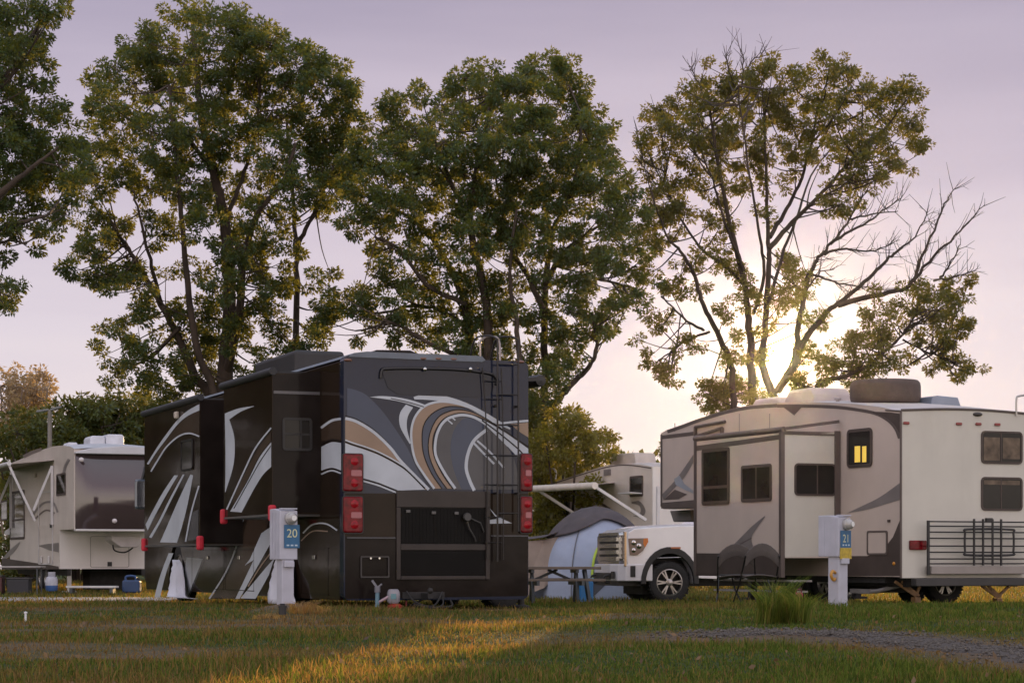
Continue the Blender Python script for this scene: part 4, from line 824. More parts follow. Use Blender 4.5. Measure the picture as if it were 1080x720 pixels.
# ------------------------------------------------------------------ pickup
def pickup():
    F = Frame(663, 45.0, 13.5)
    T = thing('pickup_truck', 'white heavy-duty pickup with chrome grille, nose beyond the picnic table', 'pickup truck', F)
    wp = pm('white_truck_paint', (.80, .77, .77), rough=.2, var=.04, coat=.8)
    pl = pm('truck_black_plastic', (.02, .019, .018), rough=.55, var=.2)
    Y = lambda px, py: F.ony(px, py, 0)
    Wd = 2.03; Ln = 6.2
    xw, zw = Y(706.5, 616.8)[0], .43; rw = .43
    zsill = .52
    # body side profile (x back from the nose, z up)
    def arch(xc, r): return [(xc+r*math.cos(t), zw+r*1.16*math.sin(t)) for t in np.linspace(math.pi*1.02, -.02*math.pi, 12)]
    xr = xw+3.9
    hood = [(-.03, Y(661, 594)[1]), (-.05, Y(661, 572)[1]), (.0, Y(661, 561)[1]), (.12, Y(668, 557.5)[1]), (.55, Y(684, 556)[1]), (1.05, Y(707, 554.5)[1]), (1.5, Y(728, 554)[1])]
    cabz = 1.97
    prof = hood+[(1.62, hood[-1][1]), (2.35, cabz-.04), (2.6, cabz), (3.9, cabz), (4.25, cabz-.08), (4.4, 1.36), (Ln, 1.36), (Ln+.03, .62), (xr+.55, .60)]+arch(xr, .53)[::-1]+[(xw+.55, zsill)]+arch(xw, .53)[::-1]+[(xw-.56, zsill)]
    b = MB(); b.prism(prof, 'y', 0, Wd); b.build('body', wp, T, bevel=.09, seg=4, smooth=None)
    # hood bulge
    h = MB(); xs = np.linspace(.0, 1.55, 9); ys_ = np.linspace(.10, Wd-.10, 15); vs = []
    for x in xs:
        zt0 = np.interp(x, [p[0] for p in hood[2:]], [p[1] for p in hood[2:]])
        for y in ys_:
            u = abs((y-Wd/2)/(Wd/2-.10)); vs.append((x-.06*(1-u*u)*(x < .1), y, zt0-.07+(.105*(1-u**4))*min(1, .45+x*1.6)+.018*(.35 < u < .62)))
    h.add(vs, [(i*15+j, i*15+j+1, (i+1)*15+j+1, (i+1)*15+j) for i in range(8) for j in range(14)]); h.build('hood', wp, T, smooth=70)
    sm = MB(); sm.tube([(x, .10, np.interp(x, [p[0] for p in hood[2:]], [p[1] for p in hood[2:]])-.045) for x in np.linspace(.05, 1.55, 8)], .007, 5); sm.build('hood_seam', pl, T)
    cl = MB(); cl.tube([(.35, -.002, .93), (1.62, -.002, .97)], .006, 5); cl.build('fender_crease', wp, T)
    # grille: chrome shell with three stacked bars
    g = MB(); zt_, zb_ = Y(661, 561)[1], Y(661, 595)[1]
    g.prism([(y, z) for y, z in rrect(.22, zb_, Wd-.22, zt_, .08)], 'x', -.14, .1, 0)
    g.prism([(y, z) for y, z in rrect(.32, zb_+.07, Wd-.32, zt_-.06, .05)], 'x', -.1425, -.1405, 1)
    nb = 4; hb = (zt_-zb_-.13)/nb
    for i in range(nb): g.box(-.185, .30, zb_+.08+hb*i, -.144, Wd-.30, zb_+.08+hb*(i+.62), 0)
    g.build('grille', [chrome, pl], T, bevel=.012)
    # headlamp wrapping the corner
    hl = MB(); pts = [Y(a, c) for a, c in ((662.5, 567.5), (683, 567), (683.5, 571), (678, 580.5), (672, 585), (664, 585))]; hl.prism(pts, 'y', -.022, .2, 0); pts2 = [Y(a, c) for a, c in ((678.5, 567.6), (683, 567.2), (683.4, 571), (680, 577), (678, 573))]; hl.prism(pts2, 'y', -.026, -.0225, 1)
    for (a, c, r) in ((668, 572, .055), (673.5, 575.5, .06), (668, 580, .05)): x, z = Y(a, c); hl.ball((x, -.022, z), r, .02, r, 12, 6, 2)
    hl.box(-.12, .04, zb_+.12, -.04, .24, zt_-.06, 0)
    hl.build('headlight', [pm('lamp_housing', (.16, .12, .11), rough=.15, coat=.6), pm('orange_lens', (.60, .17, .03), rough=.2), chrome], T, bevel=.01)
    m = MB(); x0, z0 = Y(661.5, 568); m.box(x0-.07, -.015, Y(661, 597)[1], x0-.01, .06, Y(661, 560)[1]); m.build('grille_trim', chrome, T, bevel=.01)
    hl2 = MB(); hl2.box(-.1, Wd-.24, zb_+.12, .25, Wd+.01, zt_-.06); hl2.build('headlight', pm('lamp_housing', (.16, .12, .11)), T, bevel=.02)
    # bumper
    bp = MB(); zb1, zb0 = Y(661, 594.5)[1], Y(661, 612.5)[1]; xe = Y(688.3, 600)[0]
    out = [(xe, -.012), (-.06, -.012), (-.2, .12), (-.26, .5), (-.26, Wd-.5), (-.2, Wd-.12), (-.06, Wd+.012), (xe, Wd+.012), (xe, Wd-.05), (.0, Wd-.08), (.0, .08), (xe, .05)]
    bp.prism(out, 'z', zb0, zb1); bo = bp.build('front_bumper', pm('bumper_white', (.62, .60, .62), rough=.22, var=.05, coat=.6), T, bevel=.02)
    x, z = Y(667, 602.5); f = MB(); f.box(x-.05, -.03, z-.11, x+.06, -.013, z+.12); f.build('fog_lamp', pl, bo, bevel=.01)
    f = MB(); f.box(-.285, .42, zb0+.03, -.262, Wd-.42, zb0+.17); f.box(-.28, .2, zb0+.05, -.24, .36, zb0+.2); f.build('lower_intake', pl, bo)
    for y in (.52, Wd-.52): k = MB(); k.tube(cr([(-.25, y, zb0+.12), (-.36, y, zb0+.1), (-.38, y, zb0+.03), (-.33, y, zb0-.04), (-.25, y, zb0-.03)], 4), .022, 8); k.build('tow_hook', pl, bo, smooth=40)
    k = MB(); k.box(-.2, .15, zb0-.10, .3, Wd-.15, zb0-.003); k.build('air_dam', pl, T)
    # wheel-arch flare, indicator, wheels
    for xc in (xw, xr):
        fl = MB(); o_ = [(xc+.63*math.cos(t), zw+.74*math.sin(t)) for t in np.linspace(-.05, math.pi+.05, 16)]; i_ = [(xc+.522*math.cos(t), zw+.60*math.sin(t)) for t in np.linspace(-.05, math.pi+.05, 16)]
        fl.prism(o_+i_[::-1], 'y', -.03, .06); fl.build('wheel_flare', pl, T, bevel=.01)
    ln = MB()
    for xc in (xw, xr): ln.box(xc-.5, .32, zw-.25, xc+.5, Wd-.32, zw+.5)
    ln.box(.2, .3, .35, Ln-.2, Wd-.3, zsill+.02); ln.build('wheel_well', dark_steel, T)
    for xc in (xw, xr):
        for sy, y in ((-1, .14), (1, Wd-.14)): w = wheel(T, xc, y, rw+.0, rw, .28, ax='y', side=-1 if sy < 0 else 1, spokes=6, rr=.66); 
    x, z = Y(712, 577.5); f = MB(); f.box(x-.1, -.04, z-.015, x+.11, -.031, z+.02); f.build('side_marker', pm('dull_orange', (.42, .12, .04), rough=.3), T)
    # glass
    gl = MB(); gl.prism([(1.70, hood[-1][1]+.02), (2.34, cabz-.08), (2.40, cabz-.08), (1.76, hood[-1][1]+.02)], 'y', .12, Wd-.12); gl.build('windscreen', glass(), T)
    for (x0, x1) in ((2.05, 2.95), (3.02, 3.95)):
        gl = MB(); gl.prism([(x0, hood[-1][1]+.05), (x1, hood[-1][1]+.05), (x1-.05, cabz-.12), (max(x0+.02, 2.38), cabz-.12)], 'y', -.006, -.001); gl.build('side_window', glass(), T)
    for x0, x1 in ((1.75, 2.98), (3.0, 4.1)):
        gl = MB(); ring_prism(gl, rrect(x0, zsill+.06, x1, hood[-1][1]+.02, .06), rrect(x0+.012, zsill+.072, x1-.012, hood[-1][1]+.008, .05), 'y', -.004, -.002); do = gl.build('door', pl, T); hd = MB(); hd.box(x1-.25, -.04, 1.02, x1-.08, -.006, 1.06); hd.build('handle', chrome, do, bevel=.006)
    mi = MB(); mi.box(1.75, -.32, 1.22, 1.85, -.10, 1.52); mi.bar((1.85, -.1, 1.3), (1.9, .02, 1.28), .05); mi.build('side_mirror', chrome, T, bevel=.02)
    return F
pickup()
white_gel = pm('white_gelcoat', (.68, .64, .61), rough=.35, var=.06, scale=1.5, coat=.3, dirt=.12, dcol=(.3, .25, .2))
cream_al = pm('cream_sidewall', (.60, .53, .47), rough=.35, var=.07, scale=1.5, coat=.2, dirt=.12, dcol=(.28, .22, .17))
awn_fab = pm('awning_fabric', (.42, .36, .33), rough=.8, var=.1, scale=4)
alu = pm('awning_aluminium', (.62, .60, .60), rough=.35, var=.1)
def left_trailer():
    F = Frame(80, 56.0, 22.0)
    T = thing('travel_trailer', 'white fifth-wheel trailer with glossy dark brown nose and raised awning arms', 'trailer', F)
    Z = lambda py: F.ony(80, py, 0)[1]
    Wd = 2.5
    zc1, zc0 = Z(478), Z(557.5); zt = Z(473)
    yn = F.onx(63, 580, 0)[0]; zf = Z(600)
    Ln = 10.5
    # body: long box with arched roof towards the nose and gooseneck at the front (y=0 faces us)
    top = [F.onx(a, b, 0) for a, b in ((79, 473), (74, 470.5), (66, 469.5), (56, 470.5), (46, 473.5), (34, 478.5), (22, 484), (8, 489.5))]
    zr = top[-1][1]; poly = [(.25, zc0)]+[(max(y, .25), z) for y, z in top]+[(Ln, zr-.05), (Ln, zf), (yn, zf), (yn, zc0)]
    b = MB(); b.prism(poly, 'x', 0, Wd, 0)
    d = Decal(b, F, 'x', 0)
    d.line([(73, 484), (69, 492), (67, 503), (67, 514)], 3, 1, .005); d.line([(33, 545), (45, 531), (56, 530), (61, 540)], 2.2, 1, .005); d.line([(36, 548), (48, 538), (58, 541)], 1.6, 2, .006)
    d.poly(cr([(2, 590), (10, 580), (21, 571)], 4)+cr([(21, 573), (14, 583), (4, 591)], 4), 1, .005)
    d.poly(cr([(24, 480), (34, 475), (44, 472)], 4)+cr([(44, 475), (34, 479), (26, 483)], 4), 2, .005)
    d.poly([(5, 560), (15, 553), (23, 550), (25, 556), (15, 563), (5, 564)], 4, .005)
    d.poly([(40, 575), (52, 573), (62, 572), (62, 582), (52, 580)], 1, .005)
    d.poly([(2, 588), (62, 597), (62, 600), (2, 600)], 3, .006)
    b.build('body', [cream_al, grey_g, pm('brown_graphic', (.12, .085, .07), rough=.35), taupe_d, pm('pale_graphic', (.60, .58, .58), rough=.35)], T)
    # nose cap: rounded dark panel in a pale surround
    n = MB(); rows = 12; cols = 16; vs = []
    for i in range(rows+1):
        t = i/rows; z = zc0+(zc1-zc0)*t; bow = .26*math.sin(math.pi*min(1, .18+t*.82))**.7
        for j in range(cols+1):
            u = j/cols; x = .03+(Wd-.06)*u; e = 1-abs(2*u-1)**6
            vs.append((x, .24-bow*e*1.0-.02, z))
    n.add(vs, [(i*(cols+1)+j, i*(cols+1)+j+1, (i+1)*(cols+1)+j+1, (i+1)*(cols+1)+j) for i in range(rows) for j in range(cols)])
    n.build('nose_cap', pm('glossy_maroon_cap', (.050, .034, .036), rough=.1, var=.1, coat=.9, scale=1.0), T, smooth=60)
    s = MB(); s.box(-.0, .0, zc0-.06, Wd, .3, zc0-.002); s.build('nose_sill', pm('sill_white', (.55, .52, .5), rough=.4), T, bevel=.02)
    f = MB(); f.prism([(.0, zt-.08), (.35, zt+.02), (1.2, zt+.10), (2.0, zt+.06), (Wd, zt-.0), (Wd, zc1+.002), (0, zc1+.002)], 'y', .02, .245); f.build('nose_brow', pm('brow_pale', (.50, .50, .53), rough=.35, var=.08), T, bevel=.03)
    for px, py in ((86, 484.5), (121, 549)): x, z = F.ony(px, py, -.02); m = MB(); m.ball((x, .0, z), .07, .06, .06, 10, 6); m.build('cap_lamp', pm('lamp_white', (.6, .55, .55), rough=.3), T, smooth=60)
    rf = MB(); vs = []
    for (y, z) in top+[(Ln, zr-.05)]:
        for j in range(7): x = Wd*j/6; vs.append((x, max(y, .2), z+.07*math.sin(math.pi*j/6)))
    k = len(top)+1; rf.add(vs, [(i*7+j, i*7+j+1, (i+1)*7+j+1, (i+1)*7+j) for i in range(k-1) for j in range(6)]); rf.build('roof', pm('roof_bluewhite', (.5, .52, .56), rough=.5, var=.08), T, smooth=60)
    # front wall under the gooseneck with hatch and hose tray
    w = MB(); x0 = .0; w.box(0, yn-.02, zf, Wd, yn-.001, zc0-.02); w.build('front_wall', white_gel, T)
    (a0, c1), (a1, c0) = F.ony(95, 565, yn), F.ony(136, 598, yn); m = MB(); ring_prism(m, rrect(a0, c0, a1, c1, .05), rrect(a0+.015, c0+.015, a1-.015, c1-.015, .04), 'y', yn-.03, yn-.021); m.build('front_hatch', pm('hatch_line', (.32, .30, .28), rough=.5), T)
    x, z = F.ony(115.5, 594.5, yn); m = MB(); m.box(x-.06, yn-.035, z-.06, x+.06, yn-.021, z+.06); m.build('hatch_latch', black_trim, T)
    # pin box jutting out below the nose
    (a0, c1), (a1, c0) = F.ony(115, 565, 1.0), F.ony(146, 577, 1.0); m = MB(); m.prism([(a0, c1), (a1, c1), (a1, c0+.1), (a1-.1, c0), (a0+.25, c0), (a0, c0+.18)], 'y', .7, 1.5); m.build('pin_box', pm('pinbox_pale', (.52, .48, .47), rough=.5), T, bevel=.02)
    hs = MB(); x, z = F.ony(127, 579, .9); hs.tube(cr([(x-.2, .9, z+.12), (x-.15, .9, z-.03), (x+.1, .9, z-.08), (x+.3, .9, z+.02), (x+.35, .9, z+.12)], 4), .02); hs.build('brake_cable', black_trim, T, smooth=40)
    # windows, door on the side
    def sw(pa, pb, **kw):
        ya, za = F.onx(*pa, 0); yb, zb = F.onx(*pb, 0); return window(T, 'x', -.004, ya, zb, yb, za, .06, taupe_d, glass(), **kw)
    sw((69.5, 498), (60, 523), fw=.05); sw((26, 516), (11, 569), fw=.07, bars=[.4]); sw((8, 527), (1.5, 549), fw=.05)
    ya, za = F.onx(56, 517, 0); yb, zb = F.onx(41, 595, 0); m = MB(); ring_prism(m, rrect(ya, zb, yb, za, .08), rrect(ya+.06, zb+.03, yb-.06, za-.03, .06), 'x', -.02, -.004); do = m.build('door', pm('door_trim_white', (.6, .58, .57), rough=.4), T); h = MB(); h.box(-.05, ya+.1, (za+zb)/2, -.021, ya+.25, (za+zb)/2+.1); h.build('handle', black_trim, do)
    for px in (44, 52): y, z = F.onx(px, 590, -.01); m = MB(); m.box(-.05, y-.1, z-.1, -.006, y+.1, z+.1); m.build('grab_plate', pm('plate_white', (.65, .62, .6)), T, bevel=.02)
    # awning partly rolled out: fabric, roller, two V arms
    aw = MB(); xr = -1.18; y0, z0 = F.onx(57, 484.5, 0); yE = y0+7.0; zR = F.onx(8, 488, xr)[1]
    aw.prism([(-.0, z0), (xr, z0-.12), (xr, z0-.14), (0, z0-.02)], 'y', y0, yE); ao = aw.build('awning', awn_fab, T)
    rl = MB(); rl.tube([(xr-.02, y0-.05, z0-.13), (xr-.02, yE, z0-.13)], .06, 10); rl.build('roller', alu, ao, smooth=40)
    pA, pB, pC, pD, pE = (F.ony(*q, y0) for q in ((9, 489), (37, 549), (55, 491), (35.5, 538), (55, 553)))
    for yy in (y0+.03, yE-.1):
        for a_, b_, w_ in ((pA, pB, .075), (pC, pD, .06), (pC, pE, .07)):
            ar = MB(); ar.bar((a_[0], yy, a_[1]), (b_[0], yy+(.03 if w_ == .06 else 0), b_[1]), w_, .06); ar.build('awning_arm', alu, ao)
    y, z = F.onx(38.5, 501.5, 0); m = MB(); m.box(-.07, y-.08, z-.05, -.004, y+.08, z+.08); m.build('porch_lamp', pm('lamp_glass', (.55, .48, .40), rough=.3), T, bevel=.02)
    # roof air conditioner: two blocks
    m = MB()
    for (pa, pb, pt) in ((95, 111, 459.5), (111.5, 131, 458)):
        (a0, c0), (a1, c1) = F.ony(pa, 470, 2.2), F.ony(pb, pt, 2.2); m.prism([(a0, c0-.1), (a0, c1-.08), (a0+.05, c1), (a1-.05, c1), (a1, c1-.06), (a1, c0-.1)], 'y', 2.2, 3.1)
    m.build('roof_air_conditioner', pm('ac_white', (.56, .57, .62), rough=.4), T, bevel=.03)
    (a0, c0), (a1, c1) = F.ony(68, 470, 2.0), F.ony(85, 466.5, 2.0); m = MB(); m.prism([(a0, c0-.1), (a0+.1, c1), (a1-.1, c1), (a1, c0-.1)], 'y', 2.0, 2.6); m.build('roof_vent', pm('ac_white', (.56, .57, .62)), T, bevel=.02)
    # wheels, steps, legs
    for py in (4.6, 5.5):
        for sx, x in ((-1, .15), (1, Wd-.15)): wheel(T, x, py, .36, .38, .24, side=sx, spokes=6)
    c = MB(); c.box(.2, yn, zf-.18, .3, Ln-.2, zf-.002); c.box(Wd-.3, yn, zf-.18, Wd-.2, Ln-.2, zf-.002); c.build('chassis', dark_steel, T)
    x, z = F.ony(79, 605, yn); m = MB(); m.box(.22, yn+.05, .03, .32, yn+.15, zf); m.box(.1, yn-.02, 0, .45, yn+.22, .04); m.build('landing_leg', pm('leg_pale', (.5, .47, .43), rough=.5), T)
    xa, _ = F.ony(112, 610, yn+1.2); m = MB(); m.box(xa-.45, yn+1.2, .05, xa+.75, yn+2.2, zf); m.build('storage_box', dark_steel, T)
    y0_, _ = F.onx(14, 610, -.6); st = MB(); st.box(-.75, y0_-.5, .34, -.05, y0_+.5, .38); st.box(-1.05, y0_-.5, .17, -.4, y0_+.5, .2); [st.bar((-.7, y0_+s, .0), (-.7, y0_+s, .36), .05) for s in (-.45, .45)]; st.build('entry_step', dark_steel, T)
    return F
LT = left_trailer()
def mid_trailer():
    F = Frame(688, 62.0, 24.0)
    T = thing('travel_trailer', 'cream trailer with long white awning behind the tent and pickup', 'trailer', F)
    Wd = 2.5; Z = lambda py: F.ony(688, py, 0)[1]
    zb = .62; yE = F.onx(572, 520, 0)[0]
    top = [F.onx(a, b, 0) for a, b in ((688, 492), (676, 489.5), (660, 489), (640, 490.5), (622, 496), (604, 502), (588, 507), (574, 511.5))]
    b = MB(); b.prism([(0, zb)]+top+[(yE, zb)], 'x', 0, Wd, 0)
    d = Decal(b, F, 'x', 0)
    d.between([(666, 529), (674, 528), (679, 533), (681, 538)], [(668, 544), (675, 545), (680, 542), (681, 538)], 1, .004)
    d.between([(665, 531), (671, 531.5), (675, 534), (676, 538)], [(667, 543.5), (672, 543), (675, 541), (676, 538)], 0, .006)
    d.line([(600, 520), (616, 522), (630, 528), (648, 540)], 2.5, 2, .004); d.line([(574, 560), (600, 548), (630, 545)], 2, 1, .004)
    d.line([(574, 512.5), (600, 504.5), (622, 497.5), (642, 492), (662, 490.2), (687, 493.5)], 1.3, 2, .005)
    b.build('body', [cream_al, grey_g, taupe], T)
    r = MB(); zt = top[0][1]; r.prism([(0, zb)]+[(Wd*k/8, zt+.05*math.sin(math.pi*k/8)) for k in range(9)]+[(Wd, zb)], 'y', -.02, -.001); r.build('rear_wall', white_gel, T)
    rf = MB(); vs = []
    for (y, z) in top:
        for j in range(7): x = Wd*j/6; vs.append((x, y, z+.06*math.sin(math.pi*j/6)+.003))
    rf.add(vs, [(i*7+j, i*7+j+1, (i+1)*7+j+1, (i+1)*7+j) for i in range(len(top)-1) for j in range(6)]); rf.build('roof', white_rf, T, smooth=60)
    (a0, c0), (a1, c1) = F.onx(674, 489.5, .9), F.onx(645, 479.5, .9); m = MB(); y0, y1 = a0, a1; m.prism([(y0, c0-.05), (y0+.1, c1-.03), (y0+.3, c1), (y1-.2, c1), (y1, c0-.02)], 'x', .8, 1.5); m.build('roof_air_conditioner', pm('ac_tan', (.46, .40, .36), rough=.5), T, bevel=.04)
    ya, za = F.onx(678.5, 501, 0); yb, zb2 = F.onx(664.5, 524, 0); w = window(T, 'x', -.004, ya, zb2, yb, za, .06, taupe_d, glass(), fw=.06)
    p = MB(); p.prism([(-.02, za-.5), (-.42, zb2+.12), (-.42, zb2+.09), (-.02, za-.53)], 'y', ya+.03, yb-.03); p.build('open_sash', pm('sash_white', (.62, .60, .60), rough=.3), w)
    ya, za = F.onx(644.5, 494.5, 0); yb, zb2 = F.onx(637.5, 501.5, 0); m = MB(); m.box(-.03, ya, zb2, -.003, yb, za); [m.box(-.04, ya+.04, zb2+t, -.031, yb-.04, zb2+t+.03) for t in (.04, .1)]; m.build('fridge_vent', grey_g, T)
    # door, windows, ladder at the far end
    ya, za = F.onx(601, 518, 0); yb, zb2 = F.onx(592, 556, 0); window(T, 'x', -.004, ya, zb2, yb, za, .05, taupe_d, glass(), fw=.10)
    ya, za = F.onx(588, 524, 0); yb, zb2 = F.onx(580, 556, 0); window(T, 'x', -.004, ya, zb2, yb, za, .05, taupe_d, glass(), fw=.10)
    m = MB(); y, z = F.onx(576, 512, -.1); y2, z2 = F.onx(586, 505, -.1); zt_ = F.onx(580, 497, -.1)[1]; m.tube(cr([(-.1, y2, z2), (-.1, y2, zt_), (-.1, (y+y2)/2, zt_+.05), (-.1, y, z), (-.1, y, zb+.3)], 4), .03, 8); m.build('roof_ladder', alu, T, smooth=40)
    y, z = F.onx(611, 531.5, 0); m = MB(); m.ball((-.05, y, z), .07, .09, .07, 10, 6); m.build('porch_lamp', pm('lamp_glass_warm', (.6, .50, .40), rough=.3), T, smooth=60)
    # awning: roller held out by arms
    xr = -1.9; y0, z0 = F.onx(648, 508.5, 0); ya, za = F.onx(652, 506, 0); yL, zL = F.onx(565, 515, xr); yR, zR = F.onx(626, 512, xr)
    a = MB(); vs = [(-.0, y0, z0), (-.0, yE-.3, z0), (xr, yL, zL+.03), (xr, yR, zR+.05)]; a.add(vs, [(0, 1, 2, 3)]); ao = a.build('awning', awn_fab, T); sm = ao.modifiers.new('thick', 'SOLIDIFY'); sm.thickness = .02
    rl = MB(); rl.tube([(xr, yR-.1, zR), (xr, yL+.2, zL)], .10, 12); rl.build('roller', pm('roller_white', (.66, .60, .54), rough=.4), ao, smooth=40)
    for (yy, zz) in ((yR, zR), (yL, zL)):
        ar = MB(); ar.bar((xr, yy, zz), (-.35, yy-.2, zz-.95), .08); ar.bar((-.05, yy-.35, zz-.0), (-.05, yy-.35, zz-1.3), .08); ar.build('awning_arm', alu, ao)
    c = MB(); c.box(.2, .2, zb-.2, Wd-.2, yE-.2, zb-.002); c.build('chassis', dark_steel, T)
    for y in (yE*.42, yE*.42+.95):
        for sx, x in ((-1, .15), (1, Wd-.15)): wheel(T, x, y, .35, .36, .22, side=sx, spokes=6)
    return F
MT = mid_trailer()
# ------------------------------------------------------------------ tent
def tent():
    F = Frame(628, 50.0, 12.0)
    T = thing('dome_tent', 'pale blue dome tent with dark brown fly and lime-edged door', 'tent', F)
    sky_c = pm('tent_pale_blue', (.30, .34, .44), rough=.7, var=.08, scale=3, bump=.25, bscale=5)
    fly_c = pm('tent_fly_brown', (.070, .058, .062), rough=.75, var=.2, scale=4, bump=.3, bscale=5)
    tan_c = pm('tent_tan', (.25, .19, .15), rough=.75, var=.15)
    a, b, h = 1.40, 1.25, 2.03
    def surf(u, v, s=1.0):       # u: around (0..2pi), v: 0 base .. 1 top
        r = (1-v**2.3)**.55 if v < 1 else 0; return (a*s*r*math.cos(u)*(1+.03*math.sin(9*u)*(1-v)), b*s*r*math.sin(u), h*s*v*(1+.0))
    m = MB(); nu, nv = 48, 16; vs = [surf(2*math.pi*i/nu, j/nv) for j in range(nv+1) for i in range(nu)]
    m.add(vs, [(j*nu+i, j*nu+(i+1) % nu, (j+1)*nu+(i+1) % nu, (j+1)*nu+i) for j in range(nv) for i in range(nu)]); m.build('tent_body', sky_c, T, smooth=60)
    # fly: a hood over the top, longer at the sides
    f = MB(); vs = []; rows = 12
    for j in range(rows+1):
        for i in range(nu):
            u = 2*math.pi*i/nu; lo = .855-.22*abs(math.cos(u))**1.5-.03*math.cos(3*u)-.05*max(0, math.sin(u)); v = lo+(1-lo)*j/rows
            x, y, z = surf(u, v, 1.045); vs.append((x, y, z))
    f.add(vs, [(j*nu+i, j*nu+(i+1) % nu, (j+1)*nu+(i+1) % nu, (j+1)*nu+i) for j in range(rows) for i in range(nu)]); fo = f.build('rain_fly', fly_c, T, smooth=60); s = fo.modifiers.new('t', 'SOLIDIFY'); s.thickness = .012
    # vestibule stretched out to the left
    v = MB(); A = [(-.95, -.35, 1.42), (-1.25, -.2, 1.34), (-1.75, -.2, 1.3), (-1.95, .1, 1.28)]; Bp = [(-.95, -.5, .6), (-1.35, -.6, .25), (-1.85, -.5, .05), (-2.05, .1, .02)]
    v.add(A+Bp, [(i, i+1, 4+i+1, 4+i) for i in range(3)]); vo = v.build('vestibule_side', tan_c, T); s = vo.modifiers.new('t', 'SOLIDIFY'); s.thickness = .012
    v = MB(); v.add([(-.8, -.4, 1.58), (-.7, .8, 1.5), (-1.95, .6, 1.35), (-2.0, -.1, 1.31), (-1.3, -.32, 1.40)], [(0, 1, 2, 3, 4)]); vo = v.build('vestibule_roof', fly_c, T); s = vo.modifiers.new('t', 'SOLIDIFY'); s.thickness = .012
    # door on the near face: mesh panel and lime arch
    def on(x, z):
        v = min(max(z/h, 0), .99); r = (1-v**2.3)**.55; q = max(1-(x/(a*r))**2, 0); return (x, -b*r*math.sqrt(q)-.015, z)
    dx = .20; arc = [(dx-.60, .02), (dx-.57, .62), (dx-.45, 1.08), (dx-.14, 1.42), (dx+.18, 1.45), (dx+.46, 1.15), (dx+.58, .65), (dx+.60, .02)]
    c = cr(arc, 5); m = MB(); m.tube([on(x, z) for x, z in c], .028, 6); m.build('door_piping', pm('lime_piping', (.42, .55, .05), rough=.6), T, smooth=50)
    m = MB(); vs = []; K = len(c); rings = 6; cx = (dx, .6)
    for k in range(rings+1):
        t = k/rings
        for x, z in c: q = on(cx[0]+(x-cx[0])*t, cx[1]*(1-t)+z*t); vs.append((q[0], q[1]+.008, q[2]))
    m.add(vs, [(k*K+i, k*K+i+1, (k+1)*K+i+1, (k+1)*K+i) for k in range(rings) for i in range(K-1)]); m.build('door_mesh', pm('mesh_grey', (.085, .085, .10), rough=.8), T, smooth=60)
    for u in (.9, 2.3, -.9+6.28, -2.2+6.28):
        p = MB(); p.tube([surf(u, q, 1.012) for q in np.linspace(0, .95, 12)], .012, 5); p.build('pole', pm('pole_grey', (.12, .12, .13), rough=.5), T, smooth=50)
    return F
tent()
# ------------------------------------------------------------------ picnic table
wood = pm('weathered_wood', (.155, .12, .095), rough=.8, var=.3, scale=2.5, bump=.4, bscale=14, stretch=(1, 10, 10))
steel_g = pm('galvanised_frame', (.060, .066, .070), rough=.5, var=.2)
def picnic_table():
    F = Frame(600, 36.0, 6.0)
    T = thing('picnic_table', 'weathered wooden picnic table on metal legs between motorhome and pickup', 'picnic table', F)
    X = lambda px: F.ony(px, 600, 0)[0]
    x0, x1 = X(540), X(634); zt = F.ony(600, 596, 0)[1]-.02
    m = MB(); [m.box(x0, -.02+.15*k, zt-.045, x1, .12+.15*k, zt) for k in range(5)]; m.build('table_top', wood, T, bevel=.006)
    for y in (-.50, .98): b = MB(); zb = .44; [b.box(x0, y+.13*k, zb-.04, x1, y+.12+.13*k, zb) for k in range(2)]; b.build('bench', wood, T, bevel=.006)
    for xl in (X(609), X(562)):
        l = MB(); l.bar((xl, -.10, .0), (xl, .18, zt-.046), .05, .09); l.bar((xl+.05, .80, .0), (xl+.05, .54, zt-.046), .05, .09); l.bar((xl+.03, -.5, .37), (xl+.03, 1.22, .37), .05, .08); l.bar((xl, .0, zt-.075), (xl, .72, zt-.075), .05, .055); l.build('leg_frame', steel_g, T)
        s = 1 if xl < X(590) else -1
        br = MB(); br.bar((xl+s*.03, .36, .40), (xl+s*.45, .36, zt-.05), .045); br.build('brace', steel_g, T)
    l = MB(); l.bar((X(621), -.12, 0), (X(617), .1, zt-.046), .05, .08); l.build('leg', steel_g, T)
picnic_table()
blue_bin = MB(); blue_bin.prism(rrect(-.14, 0, .14, .44, .05), 'y', -.13, .13); 
o = blue_bin.build('cooler', pm('bright_blue_plastic', (.02, .16, .40), rough=.4), None, bevel=.03); o.location = P(618, 612, 43.0)+Vector((0, 0, -.2)); tag(o, 'bright blue plastic cooler behind the picnic table legs', 'cooler')
o.location.z = gz(43.0)+.02
lid = MB(); lid.box(-.15, -.14, .441, .15, .14, .49); lid.build('lid', pm('cooler_lid', (.10, .33, .62), rough=.4), o, bevel=.015)
